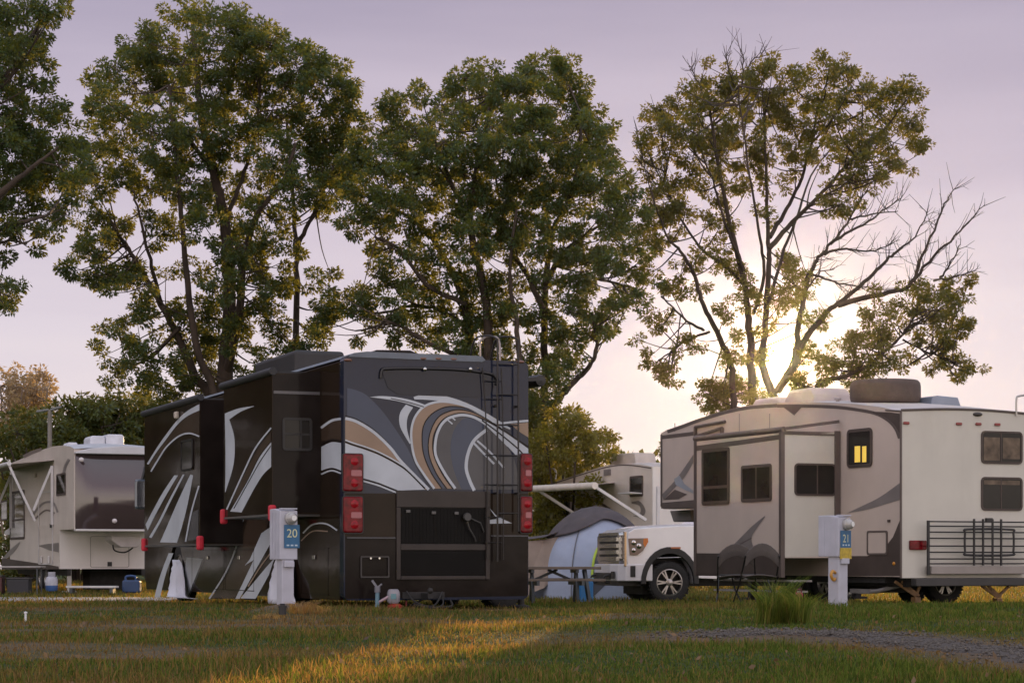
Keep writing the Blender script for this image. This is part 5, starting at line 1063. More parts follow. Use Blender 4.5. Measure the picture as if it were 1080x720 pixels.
# ------------------------------------------------------------------ two sling camp chairs by the trailer
sling = pm('charcoal_sling', (.085, .072, .066), rough=.8, var=.15, scale=6, bump=.2)
def camp_chair(px, d, th, label):
    F = Frame(px, d, th); T = thing('camp_chair', label, 'camp chair', F, 'chairs in front of the trailer slide-out')
    w = .27
    def sheet(pts, ww, name, crown=.05):
        m = MB(); c = cr(pts, 5); K = len(c); vs = []
        for (y, z) in c:
            for j in range(9): u = j/8*2-1; vs.append((u*ww, y, z-crown*(u*u)*1.0))
        m.add(vs, [(i*9+j, i*9+j+1, (i+1)*9+j+1, (i+1)*9+j) for i in range(K-1) for j in range(8)]); o = m.build(name, sling, T, smooth=60); s = o.modifiers.new('t', 'SOLIDIFY'); s.thickness = .014; return o
    sheet([(-.26, .93), (-.25, .82), (-.23, .74)], w, 'backrest', .17)
    sheet([(-.16, .46), (.05, .42), (.2, .43), (.34, .46)], w, 'seat', .03)
    f = MB()
    for s in (-1, 1):
        f.tube([(s*w, -.28, .74), (s*(w+.02), -.05, .3), (s*(w+.03), .22, .0)], .013, 6); f.tube([(s*(w+.01), .32, .44), (s*(w+.02), .1, .2), (s*(w+.03), -.25, .0)], .013, 6)
    f.tube([(-w, .33, .45), (w, .33, .45)], .012, 6); f.tube([(-w-.03, -.25, .01), (w+.03, -.25, .01)], .012, 6); f.build('chair_frame', black_trim, T, smooth=50)
camp_chair(777, 33.2, -8, 'charcoal sling camp chair before the trailer, left of the pair')
camp_chair(797.5, 33.0, 14, 'charcoal sling camp chair before the trailer, right of the pair')
# ------------------------------------------------------------------ utility pedestals
def pedestal(px, d, th, num, label, post_w, box, post_d, yellow):
    F = Frame(px, d, th); T = thing('utility_pedestal', label, 'utility pedestal', F, 'numbered hook-up pedestals')
    shell = pm('pedestal_grey', (.44, .44, .50), rough=.45, var=.08, scale=5, dirt=.15, dcol=(.25, .2, .15))
    bw, bd, bz0, bz1 = box
    p = MB(); p.box(-post_w/2, -.01, -.05, post_w/2, post_d, bz0+.02); p.build('post', shell, T, bevel=.012)
    b = MB(); b.prism([(-.03, bz0), (-.03, bz1-.03), (bd*.5, bz1), (bd, bz1-.005), (bd, bz0)], 'x', -bw/2, bw/2); bo = b.build('meter_box', shell, T, bevel=.01)
    r = MB()
    for k in range(3): r.box(-bw/2-.006, .02+bd*.3*k, bz0+.03, -bw/2-.001, .02+bd*.3*k+.04, bz1-.05)
    r.build('side_rib', shell, bo)
    h = MB(); h.box(-bw/2+.01, -.05, bz1-.012, bw/2-.01, .02, bz1+.006); h.build('rain_hood', shell, bo, bevel=.005)
    m = MB(); zc = bz1-.125; m.lathe([(.078, 0), (.078, .05), (.070, .06), (.066, .10), (.05, .125), (0, .132)], (.02, -.032-.132, zc), 'y', 20)
    m = MB(); pr = [(.082, 0), (.082, .04), (.070, .05), (.066, .09), (.045, .115), (0, .12)]
    vs = MB(); vs.lathe([(r_, -h_) for r_, h_ in pr], (.02, -.031, zc), 'y', 20); mo = vs.build('meter', pm('meter_glass', (.34, .33, .32), rough=.2, var=.2, coat=.5), T, smooth=40)
    q = MB(); q.lathe([(.035, 0), (.035, -.006), (0, -.006)], (.02, -.153, zc), 'y', 14); q.build('dial', pm('dial_white', (.7, .7, .68), rough=.4), mo)
    # sign with number
    sz1 = zc-.085; sw, sh = bw*.86, .30 if not yellow else .235
    sx = .04 if not yellow else .012
    s = MB(); s.box(sx-sw/2, -.045, sz1-sh, sx+sw/2, -.036, sz1, 0)
    v, f = text_geo(num, .155); s.add([(sx+x, -.0465, sz1-.115+y) for x, y, z in v], f, 1)
    w_ = pm('sign_symbol', (.45, .55, .62), rough=.5)
    # small pictogram strip under the digits
    for k in range(3): cx = sx-sw*.27+sw*.27*k; s.box(cx-.018, -.0465, sz1-sh+.025, cx+.018, -.0455, sz1-sh+.045, 2)
    s.build('number_sign', [pm('sign_blue', (.02, .115, .24), rough=.4, var=.12, scale=10), pm('sign_digit', (.58, .58, .36), rough=.5, var=.1), w_], T)
    if yellow:
        y = MB(); y.box(sx-sw/2-.01, -.046, bz0-.03, sx+sw/2+.01, -.036, sz1-sh-.004); y.build('warning_sticker', pm('sticker_yellow', (.48, .34, .035), rough=.5, var=.25, scale=20), T)
    c = MB(); c.box(-post_w/2+.02, -.05, bz0-.10, post_w/2-.01, -.012, bz0-.02); c.build('outlet_cover', shell, T, bevel=.01)
    if yellow:
        k = MB(); k.tube(cr([(-post_w/2-.01, .05, .48), (-post_w/2-.07, .05, .50), (-post_w/2-.10, .05, .44), (-post_w/2-.05, .05, .38), (-post_w/2-.01, .05, .40)], 5), .022, 8); k.build('yellow_tap', pm('tap_ochre', (.48, .24, .04), rough=.4), T, smooth=50)
    return F
pedestal(303.5, 28.2, 30, '20', 'grey hook-up pedestal numbered 20 beside the dark motorhome', .17, (.25, .30, .66, 1.32), .17, False)
pedestal(889, 30.0, 45, '21', 'grey hook-up pedestal numbered 21 with yellow sticker by tan trailer', .20, (.27, .32, .70, 1.27), .18, True)
# ------------------------------------------------------------------ small gear round the motorhome
def at(px, py): x, y = ground_at(px, py); return Vector((x, y, float(relief(x, y))))
gear = at(398, 642)
T = thing('water_riser', 'thin pale blue water riser pipe behind motorhome bumper', 'water pipe', gear)
m = MB(); m.tube([(0, 0, -.05), (0, 0, .18), (.005, 0, .20)], .028, 10); m.build('pipe', pm('pale_blue_pipe', (.12, .22, .28), rough=.5), T, smooth=40)
m = MB(); m.tube([(0, 0, .2), (0, 0, .27)], .04, 10); m.bar((0, 0, .26), (-.07, 0, .36), .03); m.bar((0, 0, .26), (.06, -.02, .31), .022); m.build('tap', pm('tap_grey', (.17, .17, .2), rough=.4, metal=.3), T, smooth=40)
g2 = at(415, 642)
T = thing('water_filter', 'white water filter canister with red cap on grass by tow hitch', 'water filter', g2)
m = MB(); m.lathe([(.06, .06), (.085, .09), (.085, .20), (.07, .24), (.05, .25), (0, .25)], (0, 0, 0), 'z', 16); m.build('canister', pm('canister_white', (.27, .26, .29), rough=.4, var=.15), T, smooth=40)
m = MB(); m.lathe([(.0, -.02), (.095, -.02), (.10, .03), (.06, .058), (0, .058)], (.02, 0, 0), 'z', 16); m.build('cap', pm('cap_red', (.30, .03, .02), rough=.4), T, smooth=40)
m = MB(); m.box(-.03, -.088, .12, .04, -.083, .19); m.build('sticker', pm('sticker_teal', (.12, .25, .28), rough=.5), T)
m = MB(); pa, pb = g2, at(397, 643); m.tube(cr([(0, -.03, .19), (-.1, -.03, .13), (-.2, .0, .07), ((pb-pa).x*.95, .0, .04)], 5), .018, 8); m.build('connector_hose', pm('hose_pink', (.42, .30, .34), rough=.5), T, smooth=40)
T = thing('garden_hose', 'thin red and black hoses hanging from motorhome hitch to grass', 'hose', at(430, 641))
m = MB(); m.tube(cr([(-.02, 0, .02), (-.02, 0, .16), (-.03, .1, .26), (.0, .2, .32)], 5), .014, 8); m.build('red_hose', pm('hose_red', (.32, .06, .06), rough=.5), T, smooth=40)
m = MB(); m.tube(cr([(.05, 0, .02), (.2, .0, .12), (.45, .1, .22), (.6, .1, .05), (.5, -.05, .02), (.2, -.05, .02), (.0, .0, .05)], 6), .016, 8); m.build('black_hose', rubber, T, smooth=40)
# dark stub pipe on the mound
s = at(298, 650); m = MB(); m.lathe([(.045, -.05), (.045, .10), (.052, .10), (.052, .13), (.0, .13)], (0, 0, 0), 'z', 14); o = m.build('stub_pipe', pm('stub_black', (.02, .02, .02), rough=.5), None, smooth=40); o.location = s; tag(o, 'short black capped pipe standing in sandy mound by pedestal', 'pipe')
c = MB(); c.lathe([(.03, .131), (.028, .15), (0, .15)], (0, 0, 0), 'z', 12); c.build('cap', rubber, o, smooth=40)
# white ground stake far left
s = at(27, 654); m = MB(); m.tube([(0, 0, -.03), (0, 0, .10)], .012, 8); m.lathe([(.02, .1), (.02, .115), (0, .12)], (0, 0, 0), 'z', 10); o = m.build('marker_stake', pm('stake_white', (.75, .75, .75), rough=.5), None, smooth=40); o.location = s; tag(o, 'small white marker stake in the grass at the far left', 'stake')
# propane bottle and blue jug by the left trailer
def small(px, d): return Vector(((px-CX)/FP*d, d, gz(d)+.0))
T = thing('propane_bottle', 'blue and white propane bottle under the white trailer', 'gas bottle', small(54.5, 57.0)); T.location.z += .05
m = MB(); m.lathe([(.13, .0), (.155, .04), (.16, .15), (.16, .30), (.13, .37), (.06, .40), (0, .40)], (0, 0, 0), 'z', 18, mats=[0, 0, 1, 1, 1, 1]); m.build('tank', [pm('bottle_blue', (.06, .13, .33), rough=.4), pm('bottle_white', (.50, .50, .56), rough=.4)], T, smooth=40)
m = MB(); m.lathe([(.09, .39), (.10, .41), (.10, .50), (.085, .50), (.085, .41)], (0, 0, 0), 'z', 16); m.build('collar', pm('bottle_white', (.5, .5, .56)), T, smooth=40)
T = thing('water_jug', 'blue water jug beside concrete pad near white trailer nose', 'water jug', small(139, 54.5)); T.location.z += .05
m = MB(); m.prism(rrect(-.22, 0, .22, .32, .06), 'y', -.16, .16); m.build('jug_body', pm('jug_blue', (.015, .045, .12), rough=.4), T, bevel=.04, seg=3)
m = MB(); m.tube(cr([(-.15, 0, .31), (-.13, 0, .41), (.08, 0, .41), (.10, 0, .31)], 4), .03, 8); m.build('handle', pm('jug_blue_dark', (.02, .06, .17), rough=.4), T, smooth=50)
m = MB(); m.lathe([(.04, .31), (.04, .37), (0, .37)], (.16, 0, 0), 'z', 12); m.build('cap', rubber, T, smooth=40)
# low step board on the pad
T = thing('step_board', 'low white step board on the pad before the white trailer', 'step', small(97.5, 54.0)); T.location.z += .05
m = MB(); m.box(-.62, -.2, .13, .62, .2, .18); m.build('tread', pm('board_white', (.52, .50, .48), rough=.6), T, bevel=.008)
for s in (-.5, .5): m = MB(); m.box(s-.04, -.18, 0, s+.04, .18, .13); m.build('leg', steel_g, T)
# clutter by the entry of the white trailer: folding table with gear on top
T = thing('folding_table', 'low folding table with grey top by white trailer entry', 'table', small(8, 55.2)); T.location.z += .0
m = MB(); m.box(-.9, -.3, .68, .9, .3, .71); m.build('table_top', pm('table_grey', (.40, .37, .35), rough=.5), T, bevel=.006)
for s in (-.8, .8):
    for q in (-.25, .25): m = MB(); m.tube([(s, q, 0), (s, q, .68)], .02, 6); m.build('leg', steel_g, T)
tb = T.location
def box_thing(name, label, cat, off, dims, mat):
    m = MB(); x, y, z = dims; m.box(-x/2, -y/2, 0, x/2, y/2, z); o = m.build(name, mat, None, bevel=.02); o.location = tb+Vector(off); tag(o, label, cat)
    l = MB(); l.box(-x/2-.01, -y/2-.01, z+.001, x/2+.01, y/2+.01, z+.04); l.build('lid', pm(mat.name+'_lid', (.05, .045, .045), rough=.5), o, bevel=.01)
box_thing('storage_bin', 'dark red storage bin stowed under the folding table', 'bin', (-.35, 0, .02), (.5, .4, .42), pm('bin_red', (.07, .02, .018), rough=.5))
box_thing('storage_bin', 'black storage bin stowed right under the folding table', 'bin', (.30, 0, .02), (.55, .4, .36), pm('bin_black', (.02, .02, .025), rough=.5))
# person-free red flower pot tuft near the second wheel
s = small(842.5, 32.6); T = thing('gas_can', 'small red fuel can beside the trailer wheels and grass tuft', 'fuel can', s)
m = MB(); m.prism(rrect(-.06, 0, .06, .19, .03), 'y', -.05, .05); m.build('can_body', pm('can_red', (.26, .05, .045), rough=.5), T, bevel=.02); m = MB(); m.tube(cr([(-.035, 0, .18), (-.03, 0, .23), (.03, 0, .23), (.04, 0, .18)], 4), .012, 6); m.build('handle', pm('can_dark', (.12, .03, .03), rough=.5), T, smooth=40)
# street lamp behind the white trailer
dl = 74.0; p0 = P(52.5, 500, dl); T = thing('street_lamp', 'slim lamp post with two flat arms before the green hedge', 'street lamp', (p0.x, dl, gz(dl)))
ztop = P(0, 432, dl).z-gz(dl); m = MB(); m.tube([(0, 0, 0), (0, 0, ztop)], [.11, .07], 10); m.build('pole', pm('pole_concrete', (.27, .25, .23), rough=.7), T, smooth=40)
for s, e in ((-1, 14), (1, 12)): m = MB(); m.bar((s*.03, 0, ztop), (s*e/FP*dl, 0, ztop+(-.06 if s < 0 else .10)), .16, .07); m.build('lamp_head', pm('lamp_grey', (.22, .23, .24), rough=.5), T, bevel=.02)
# ------------------------------------------------------------------ trees
bark = pm('bark', (.060, .043, .033), rough=.95, var=.35, scale=3, bump=.8, bscale=18, stretch=(1, 1, .3))
bark_gold = pm('bark_pale', (.20, .15, .11), rough=.95, var=.35, scale=3, bump=.6, bscale=18, stretch=(1, 1, .3))
LEAF = leaf_mat('leaf_green', (.020, .045, .016), (.048, .102, .038), (.38, .34, .03), .45)
LEAF_T = leaf_mat('leaf_olive', (.026, .038, .012), (.080, .098, .028), (.42, .34, .025), .46)
LEAF_H = leaf_mat('leaf_hedge', (.042, .070, .016), (.13, .16, .036), (.26, .20, .02), .35)
LEAF_G = leaf_mat('leaf_dry', (.20, .14, .08), (.42, .31, .18), (.60, .42, .18), .5)
LEAF_B = leaf_mat('leaf_bush', (.045, .055, .012), (.15, .15, .025), (.50, .42, .03), .5)
def leaves(rg, centres, out_dir, n_per, rad, ln, wd, droop=.35, flat=.75):
    "centres (m,3); returns verts, faces of rhombic leaves arranged in sprays"
    m = len(centres); n = m*n_per
    c = np.repeat(centres, n_per, 0); o = np.repeat(out_dir, n_per, 0)
    dv = rg.normal(size=(n, 3)); dv /= np.linalg.norm(dv, axis=1)[:, None]
    rr = rad*rg.uniform(.15, 1, (n, 1))**.6; off = dv*rr*np.array([1, 1, flat])
    base = c+off
    d = dv*.8+o*.5+np.array([0, 0, -droop])+rg.normal(size=(n, 3))*.35; d /= np.linalg.norm(d, axis=1)[:, None]
    nr = rg.normal(size=(n, 3))+np.array([0, 0, .6]); s = np.cross(d, nr); s /= np.linalg.norm(s, axis=1)[:, None]+1e-9
    L_ = ln*rg.uniform(.45, 1.5, (n, 1)); Wd = wd*rg.uniform(.7, 1.3, (n, 1))
    up = np.cross(s, d)
    v = np.stack([base, base+d*L_*.45+s*Wd*.5-up*Wd*.12, base+d*L_, base+d*L_*.45-s*Wd*.5-up*Wd*.12], 1)
    return v
def tree(name, label, cat, d, limbs, blobs, leafm=LEAF, barkm=bark, seed=1, dens=1.0, depth=1.0, group=None, ln=.115, wd=.066, per=105, rad=.25, bare=(), kind=None, base=None, twigs=True, k=1.62, thin=None, extra=0, limb=1.0):
    rg = np.random.default_rng(seed); s0 = FP/d
    blobs = [(b[0], b[1], b[2]*1.06+.5, (b[3] if len(b) > 3 else 1.0)*(.95 if thin and b[1] > thin else 1.0)) for b in blobs]
    if extra:
        src = [b for b in blobs if b[1] > thin]
        for _ in range(extra):
            b = src[rg.integers(len(src))]; blobs.append((b[0]+rg.normal(0, 13), b[1]+rg.normal(0, 11), rg.uniform(4.5, 9), .9))
    bx = base if base is not None else limbs[0][0][0][0]
    T = thing(name, label, cat, (float((bx-CX)/FP*d), d, gz(d)), group)
    org = np.array(T.location)
    # limbs: px polylines wandering in depth
    tr = MB(); samp = []
    for li, lim in enumerate(limbs):
        pts, r0, r1 = lim[:3]
        if 430 <= pts[0][1] < 600: pts = [(.55*pts[0][0]+.45*bx, 590+(EYE-gz(d)+.2)*s0)]+list(pts)   # every stem that passes behind the vehicles is rooted in the ground
        off = rg.normal()*1.2*depth if li else 0; c = cr(pts, 6); K = len(c); w3 = []; rr = []
        for i, (x, y) in enumerate(c):
            t = i/(K-1); dd = d+off*t**.8*2.0+math.sin(t*5+li)*.12*depth
            jit = rg.normal(0, .5, 2)*(t > .05)
            w3.append(P(x+jit[0], y+jit[1], dd)-T.location); rr.append(max((r0+(r1-r0)*t)*limb/s0, .012))
        tr.tube(w3, rr, 9 if r0 > 3 else 5); samp += [np.array(p) for p in w3[K//4:]]
    samp = np.array(samp)
    cen = []; outd = []
    for (x, y, r, q) in blobs:
        Rm = r/s0; dd = d+np.clip(rg.normal(), -1.5, 1.5)*depth*1.7; c = np.array(P(x, y, dd))-org; n = max(2, int(k*dens*q*(Rm/.2)**2))
        j = np.argsort(((samp-c)**2*np.array([1, .4, 1.0])).sum(1)+(samp[:, 2] > c[2])*1.2)[rg.integers(0, min(14, len(samp)))]; a = samp[j]
        rel = c-a
        if twigs and y < 438:
            mid = a+rel*.5+np.array([0, 0, -.06*np.linalg.norm(rel)])+rg.normal(0, .06, 3); tr.tube(cr([a, mid, c], 4), list(np.linspace(.018+.007*min(np.linalg.norm(rel), 4), .009, 9)), 4)
        u = rg.normal(size=(n, 3)); u /= np.linalg.norm(u, axis=1)[:, None]; pr = c+u*Rm*1.22*rg.uniform(.1, 1, (n, 1))**.5*np.array([1, 1.35, .95])
        o = pr-c; o = o/(np.linalg.norm(o, axis=1)[:, None]+1e-6); cen.append(pr); outd.append(o)
        if twigs:
            for q_ in pr[::2]:
                mid = (c+q_)/2+rg.normal(0, .05, 3); tr.tube([c, mid, q_], [.011, .008, .005], 3, cap=False)
    for pts, r0 in bare:      # dead limbs with side twigs
        c = cr(pts, 5); K = len(c); off = rg.normal()*1.0*depth; w3 = [np.array(P(x+rg.normal(0, .7), y+rg.normal(0, .7), d+off*(i/K)))-org for i, (x, y) in enumerate(c)]
        tr.tube(w3, list(np.linspace(r0, .45, K)/s0), 5)
        for i in range(2, K):
            for _ in range(2):
                if rg.random() < .72:
                    a = w3[i]; t = w3[i]-w3[i-1]; t /= np.linalg.norm(t)+1e-9; sd = rg.normal(size=3)*np.array([1, .6, 1]); v = t*.8+sd*.55+np.array([0, 0, .2]); v /= np.linalg.norm(v); L_ = rg.uniform(.25, 1.0)
                    p1 = a+v*L_*.5+rg.normal(0, .03, 3); p2 = a+v*L_+np.array([0, 0, .12*L_]); tr.tube([a, p1, p2], [.016, .011, .006], 3, cap=False)
                    if rg.random() < .6: tr.tube([p1, p1+(v+rg.normal(0, .5, 3))*L_*.4], [.009, .005], 3, cap=False)
    tr.build('trunk', barkm, T, smooth=60)
    cen = np.concatenate(cen); outd = np.concatenate(outd)
    v = leaves(rg, cen, outd, per, rad, ln, wd); n = len(v)
    np_mesh('crown', v.reshape(-1, 3), np.arange(n*4).reshape(n, 4), leafm, T)
    return T
T1L = [([(236, 470), (236, 425), (238, 380), (242, 330), (240, 280), (236, 230), (225, 180), (212, 120), (206, 60), (203, 25)], 11, 2),
 ([(225, 440), (205, 395), (190, 360), (170, 320), (152, 290), (135, 262), (118, 235)], 6, 1.5), ([(228, 430), (208, 370), (198, 300), (192, 240), (185, 160), (178, 90)], 5, 1.5),
 ([(240, 390), (252, 330), (258, 270), (272, 225), (296, 195), (312, 150)], 5, 1.5), ([(313, 470), (312, 380), (313, 300), (312, 260), (309, 200), (302, 120)], 5, 1.5),
 ([(313, 262), (324, 238), (336, 215), (348, 185)], 3, 1), ([(236, 235), (255, 190), (270, 140), (275, 80)], 3, 1), ([(225, 182), (195, 140), (165, 105)], 3, 1), ([(170, 320), (160, 280), (150, 240), (140, 200)], 2.5, 1), ([(190, 345), (160, 375), (140, 385)], 2.5, 1)]
T1B = [(148, 42, 20), (162, 55, 24), (195, 22, 22), (210, 12, 10), (228, 38, 26), (262, 36, 22), (285, 45, 18), (292, 32, 8), (250, 55, 28), (282, 72, 28), (312, 68, 24), (332, 62, 14), (345, 92, 26), (335, 82, 20), (362, 112, 18), (372, 120, 8), (375, 92, 7), (120, 70, 15), (106, 92, 14), (98, 100, 9), (112, 108, 18), (140, 88, 28), (180, 80, 32), (222, 90, 32), (262, 105, 32), (302, 122, 32), (342, 148, 28), (352, 165, 28, 1.3), (335, 178, 22, 1.2), (104, 145, 15), (95, 118, 8), (128, 138, 24), (162, 138, 32), (208, 142, 30), (248, 150, 28), (288, 165, 26), (362, 182, 18), (370, 170, 10), (100, 195, 18), (92, 178, 10), (128, 188, 24), (162, 190, 26), (198, 190, 24), (236, 200, 22), (276, 198, 20), (315, 198, 20), (340, 205, 18), (96, 235, 15), (85, 268, 12), (80, 285, 7), (108, 258, 14), (118, 242, 15), (112, 290, 13), (98, 295, 10), (130, 285, 12), (126, 300, 8), (150, 232, 14, .7), (182, 235, 16, .8), (215, 240, 18), (248, 248, 20), (265, 280, 22), (240, 300, 22), (228, 335, 24), (252, 262, 18), (212, 285, 12, .6), (175, 290, 12, .4), (150, 290, 8, .5), (145, 340, 18), (132, 372, 14), (126, 350, 8), (160, 385, 20), (195, 378, 20), (178, 348, 14, .8), (225, 380, 22), (250, 352, 18), (272, 328, 16), (298, 352, 18), (328, 345, 16), (322, 300, 10, .6), (300, 300, 12, .6), (310, 270, 8, .6), (345, 220, 12), (365, 210, 9), (285, 382, 15), (315, 372, 12), (338, 362, 9), (120, 395, 12), (110, 375, 6), (205, 330, 15), (185, 318, 10, .6), (205, 405, 18), (165, 410, 16), (345, 320, 10), (282, 255, 12, .8), (300, 232, 12, .7), (265, 225, 14), (208, 225, 14), (275, 300, 12, .7), (250, 400, 18), (280, 412, 15)]
tree('shade_tree', 'tall leafy shade tree behind the motorhome slide-outs', 'tree', 72.0, T1L, T1B, seed=11, dens=.88, thin=215, extra=75, group='tall trees behind the trailers')
T0L = [([(-75, 640), (-72, 500), (-68, 400), (-62, 300), (-58, 180), (-50, 60)], 14, 4), ([(-66, 380), (-40, 300), (-12, 252), (10, 238), (36, 231), (52, 226)], 6, 1), ([(-62, 300), (-30, 240), (0, 205), (30, 180), (62, 155)], 6, 1), ([(-58, 200), (-25, 130), (10, 75), (42, 22)], 5, 1), ([(-68, 420), (-35, 350), (-8, 322), (8, 313)], 4, 1), ([(-20, 262), (10, 254), (28, 258)], 2, 1), ([(-60, 260), (-100, 180), (-130, 100)], 6, 2), ([(-64, 340), (-110, 280), (-150, 220)], 5, 2)]
T0B = [(20, 12, 22), (52, 12, 12), (62, 4, 8), (38, 28, 16), (48, 22, 9), (12, 38, 20), (28, 55, 14), (38, 62, 12), (18, 62, 16), (40, 52, 6), (10, 80, 18), (26, 82, 10), (34, 84, 8), (8, 105, 12), (20, 102, 8), (26, 108, 6), (46, 84, 6), (15, 128, 14), (48, 104, 9), (68, 110, 6), (55, 120, 10), (40, 148, 26, 1.2), (66, 150, 20, 1.2), (18, 162, 26, 1.2), (70, 178, 20, 1.1), (42, 185, 22, 1.2), (14, 195, 22), (80, 195, 12), (86, 170, 8), (20, 215, 18), (45, 222, 15), (54, 240, 10), (70, 225, 12), (82, 212, 8), (10, 238, 12), (32, 262, 7), (40, 250, 8), (5, 275, 10), (3, 255, 8), (12, 312, 10), (8, 325, 9), (18, 300, 6), (2, 300, 8), (-15, 150, 30), (-20, 60, 30), (-45, 20, 30), (-30, 210, 26), (-55, 120, 34), (-90, 70, 34), (-100, 150, 34), (-130, 110, 30), (-120, 210, 30), (-150, 180, 26), (-70, 0, 30), (-20, 300, 16)]
tree('shade_tree', 'leafy tree reaching in at the far left edge above white trailer', 'tree', 62.0, T0L, T0B, seed=5, group='tall trees behind the trailers')
T2L = [([(515, 520), (513, 440), (515, 360), (509, 300), (496, 230), (506, 160), (520, 100)], 8, 1.5), ([(500, 470), (499, 400), (490, 320), (474, 283), (455, 250), (430, 228), (402, 215)], 7, 1.2), ([(574, 540), (574, 470), (574, 400), (575, 300), (580, 250), (570, 190), (556, 110)], 6.5, 1.2), ([(563, 480), (576, 440), (590, 420), (608, 400), (622, 385), (630, 362), (624, 330)], 5, 1.5), ([(575, 300), (592, 270), (615, 250), (645, 228)], 3.5, 1), ([(575, 330), (556, 290), (535, 255), (522, 180)], 3.5, 1), ([(548, 470), (548, 400), (545, 340), (538, 290), (545, 220)], 4.5, 1.2), ([(574, 305), (600, 292), (640, 296), (670, 305)], 2.5, 1), ([(499, 350), (470, 330), (440, 322), (400, 330), (360, 325)], 3, 1), ([(490, 320), (450, 300), (420, 262), (395, 250)], 3, 1), ([(500, 380), (460, 365), (425, 345), (405, 338)], 3, 1), ([(580, 250), (605, 195), (612, 130), (600, 90)], 3, 1), ([(496, 230), (470, 180), (450, 120)], 3, 1)]
T2B = [(492, 82, 16), (508, 76, 14), (520, 86, 18), (548, 80, 18), (565, 74, 12), (580, 78, 20), (600, 82, 20), (595, 72, 10), (490, 108, 22), (524, 112, 28), (558, 112, 28), (596, 115, 26), (470, 95, 7), (476, 92, 7), (408, 112, 13), (412, 102, 8), (440, 104, 12), (448, 98, 9), (462, 120, 8), (424, 118, 12), (395, 130, 15), (418, 138, 20), (448, 130, 12), (384, 152, 13), (376, 168, 12), (380, 180, 18), (408, 168, 26), (438, 164, 26, 1.15), (468, 150, 24), (500, 142, 26), (534, 148, 28, 1.15), (568, 150, 28, 1.15), (602, 142, 26), (616, 120, 16), (628, 132, 16), (640, 150, 10), (630, 162, 20, 1.1), (608, 178, 28, 1.15), (568, 190, 28, 1.15), (528, 190, 30, 1.15), (490, 185, 28, 1.1), (452, 195, 28, 1.15), (414, 204, 26, 1.1), (384, 208, 20), (368, 190, 12), (374, 230, 15), (402, 234, 18), (438, 225, 22), (472, 225, 24, 1.1), (512, 225, 26, 1.1), (554, 225, 26), (598, 218, 28), (638, 190, 16), (654, 192, 14), (666, 198, 9), (660, 212, 12), (640, 222, 20), (664, 232, 16), (675, 222, 8), (645, 248, 20), (608, 254, 24), (574, 252, 22), (538, 258, 22), (500, 256, 22), (464, 262, 16), (430, 260, 13), (394, 268, 11, .8), (660, 265, 14), (640, 278, 18), (614, 284, 18), (584, 288, 15), (552, 292, 14, .8), (520, 298, 22), (490, 298, 18), (460, 298, 15), (430, 292, 17), (400, 298, 11), (412, 280, 9), (660, 298, 15), (675, 318, 10), (684, 300, 8), (650, 322, 15), (625, 320, 18), (600, 328, 16), (570, 335, 16), (545, 328, 16), (514, 332, 22), (480, 332, 17), (450, 328, 18), (420, 318, 18), (394, 322, 15), (370, 308, 10), (354, 318, 9), (345, 338, 9), (368, 334, 10), (388, 345, 9), (345, 308, 6), (335, 325, 8), (415, 348, 13), (442, 358, 15), (478, 358, 17), (508, 362, 18), (540, 368, 18), (598, 362, 20), (622, 348, 13), (588, 345, 14), (604, 384, 14), (572, 395, 18), (588, 408, 13), (566, 430, 14), (545, 395, 15), (525, 390, 15), (495, 385, 15), (460, 375, 12), (580, 375, 12), (560, 415, 13), (548, 440, 14), (580, 455, 13), (385, 325, 9), (640, 340, 10)]
tree('shade_tree', 'broad dense shade tree directly above the motorhome rear', 'tree', 70.0, T2L, T2B, seed=23, dens=.88, thin=240, extra=60, group='tall trees behind the trailers')
T3L = [([(795, 520), (795, 440), (793, 400), (790, 345), (786, 302), (771, 240), (757, 170), (748, 105)], 9, 1.4), ([(819, 520), (819, 440), (815, 416), (804, 385), (806, 352), (811, 280), (810, 250), (808, 190), (805, 95)], 8.5, 1.4), ([(775, 470), (772, 390), (758, 354), (743, 325), (734, 296), (720, 267), (706, 252), (690, 215)], 5.5, 1), ([(742, 348), (724, 338), (708, 322), (698, 312)], 2.2, .8), ([(748, 350), (722, 360), (706, 372), (692, 382)], 2.2, .8), ([(787, 303), (766, 282), (738, 260), (715, 225), (700, 195)], 3, .9), ([(784, 287), (777, 265), (764, 235), (752, 190), (730, 140)], 3, .9), ([(811, 262), (835, 235), (868, 202), (902, 165), (940, 128)], 4, 1), ([(812, 250), (830, 220), (848, 180), (862, 120), (872, 85)], 3.4, .9), ([(811, 320), (825, 270), (842, 225), (856, 185), (885, 145)], 3, .9), ([(795, 330), (806, 290), (800, 240), (788, 170), (778, 90)], 3, .9), ([(858, 412), (870, 402), (893, 396), (918, 384), (936, 368), (952, 352), (968, 328)], 4, 1.2), ([(952, 358), (975, 370), (992, 376), (1010, 382)], 1.6, .8), ([(930, 372), (926, 352), (922, 340)], 2, .8), ([(819, 412), (832, 398), (846, 408), (858, 412)], 4.5, 4)]
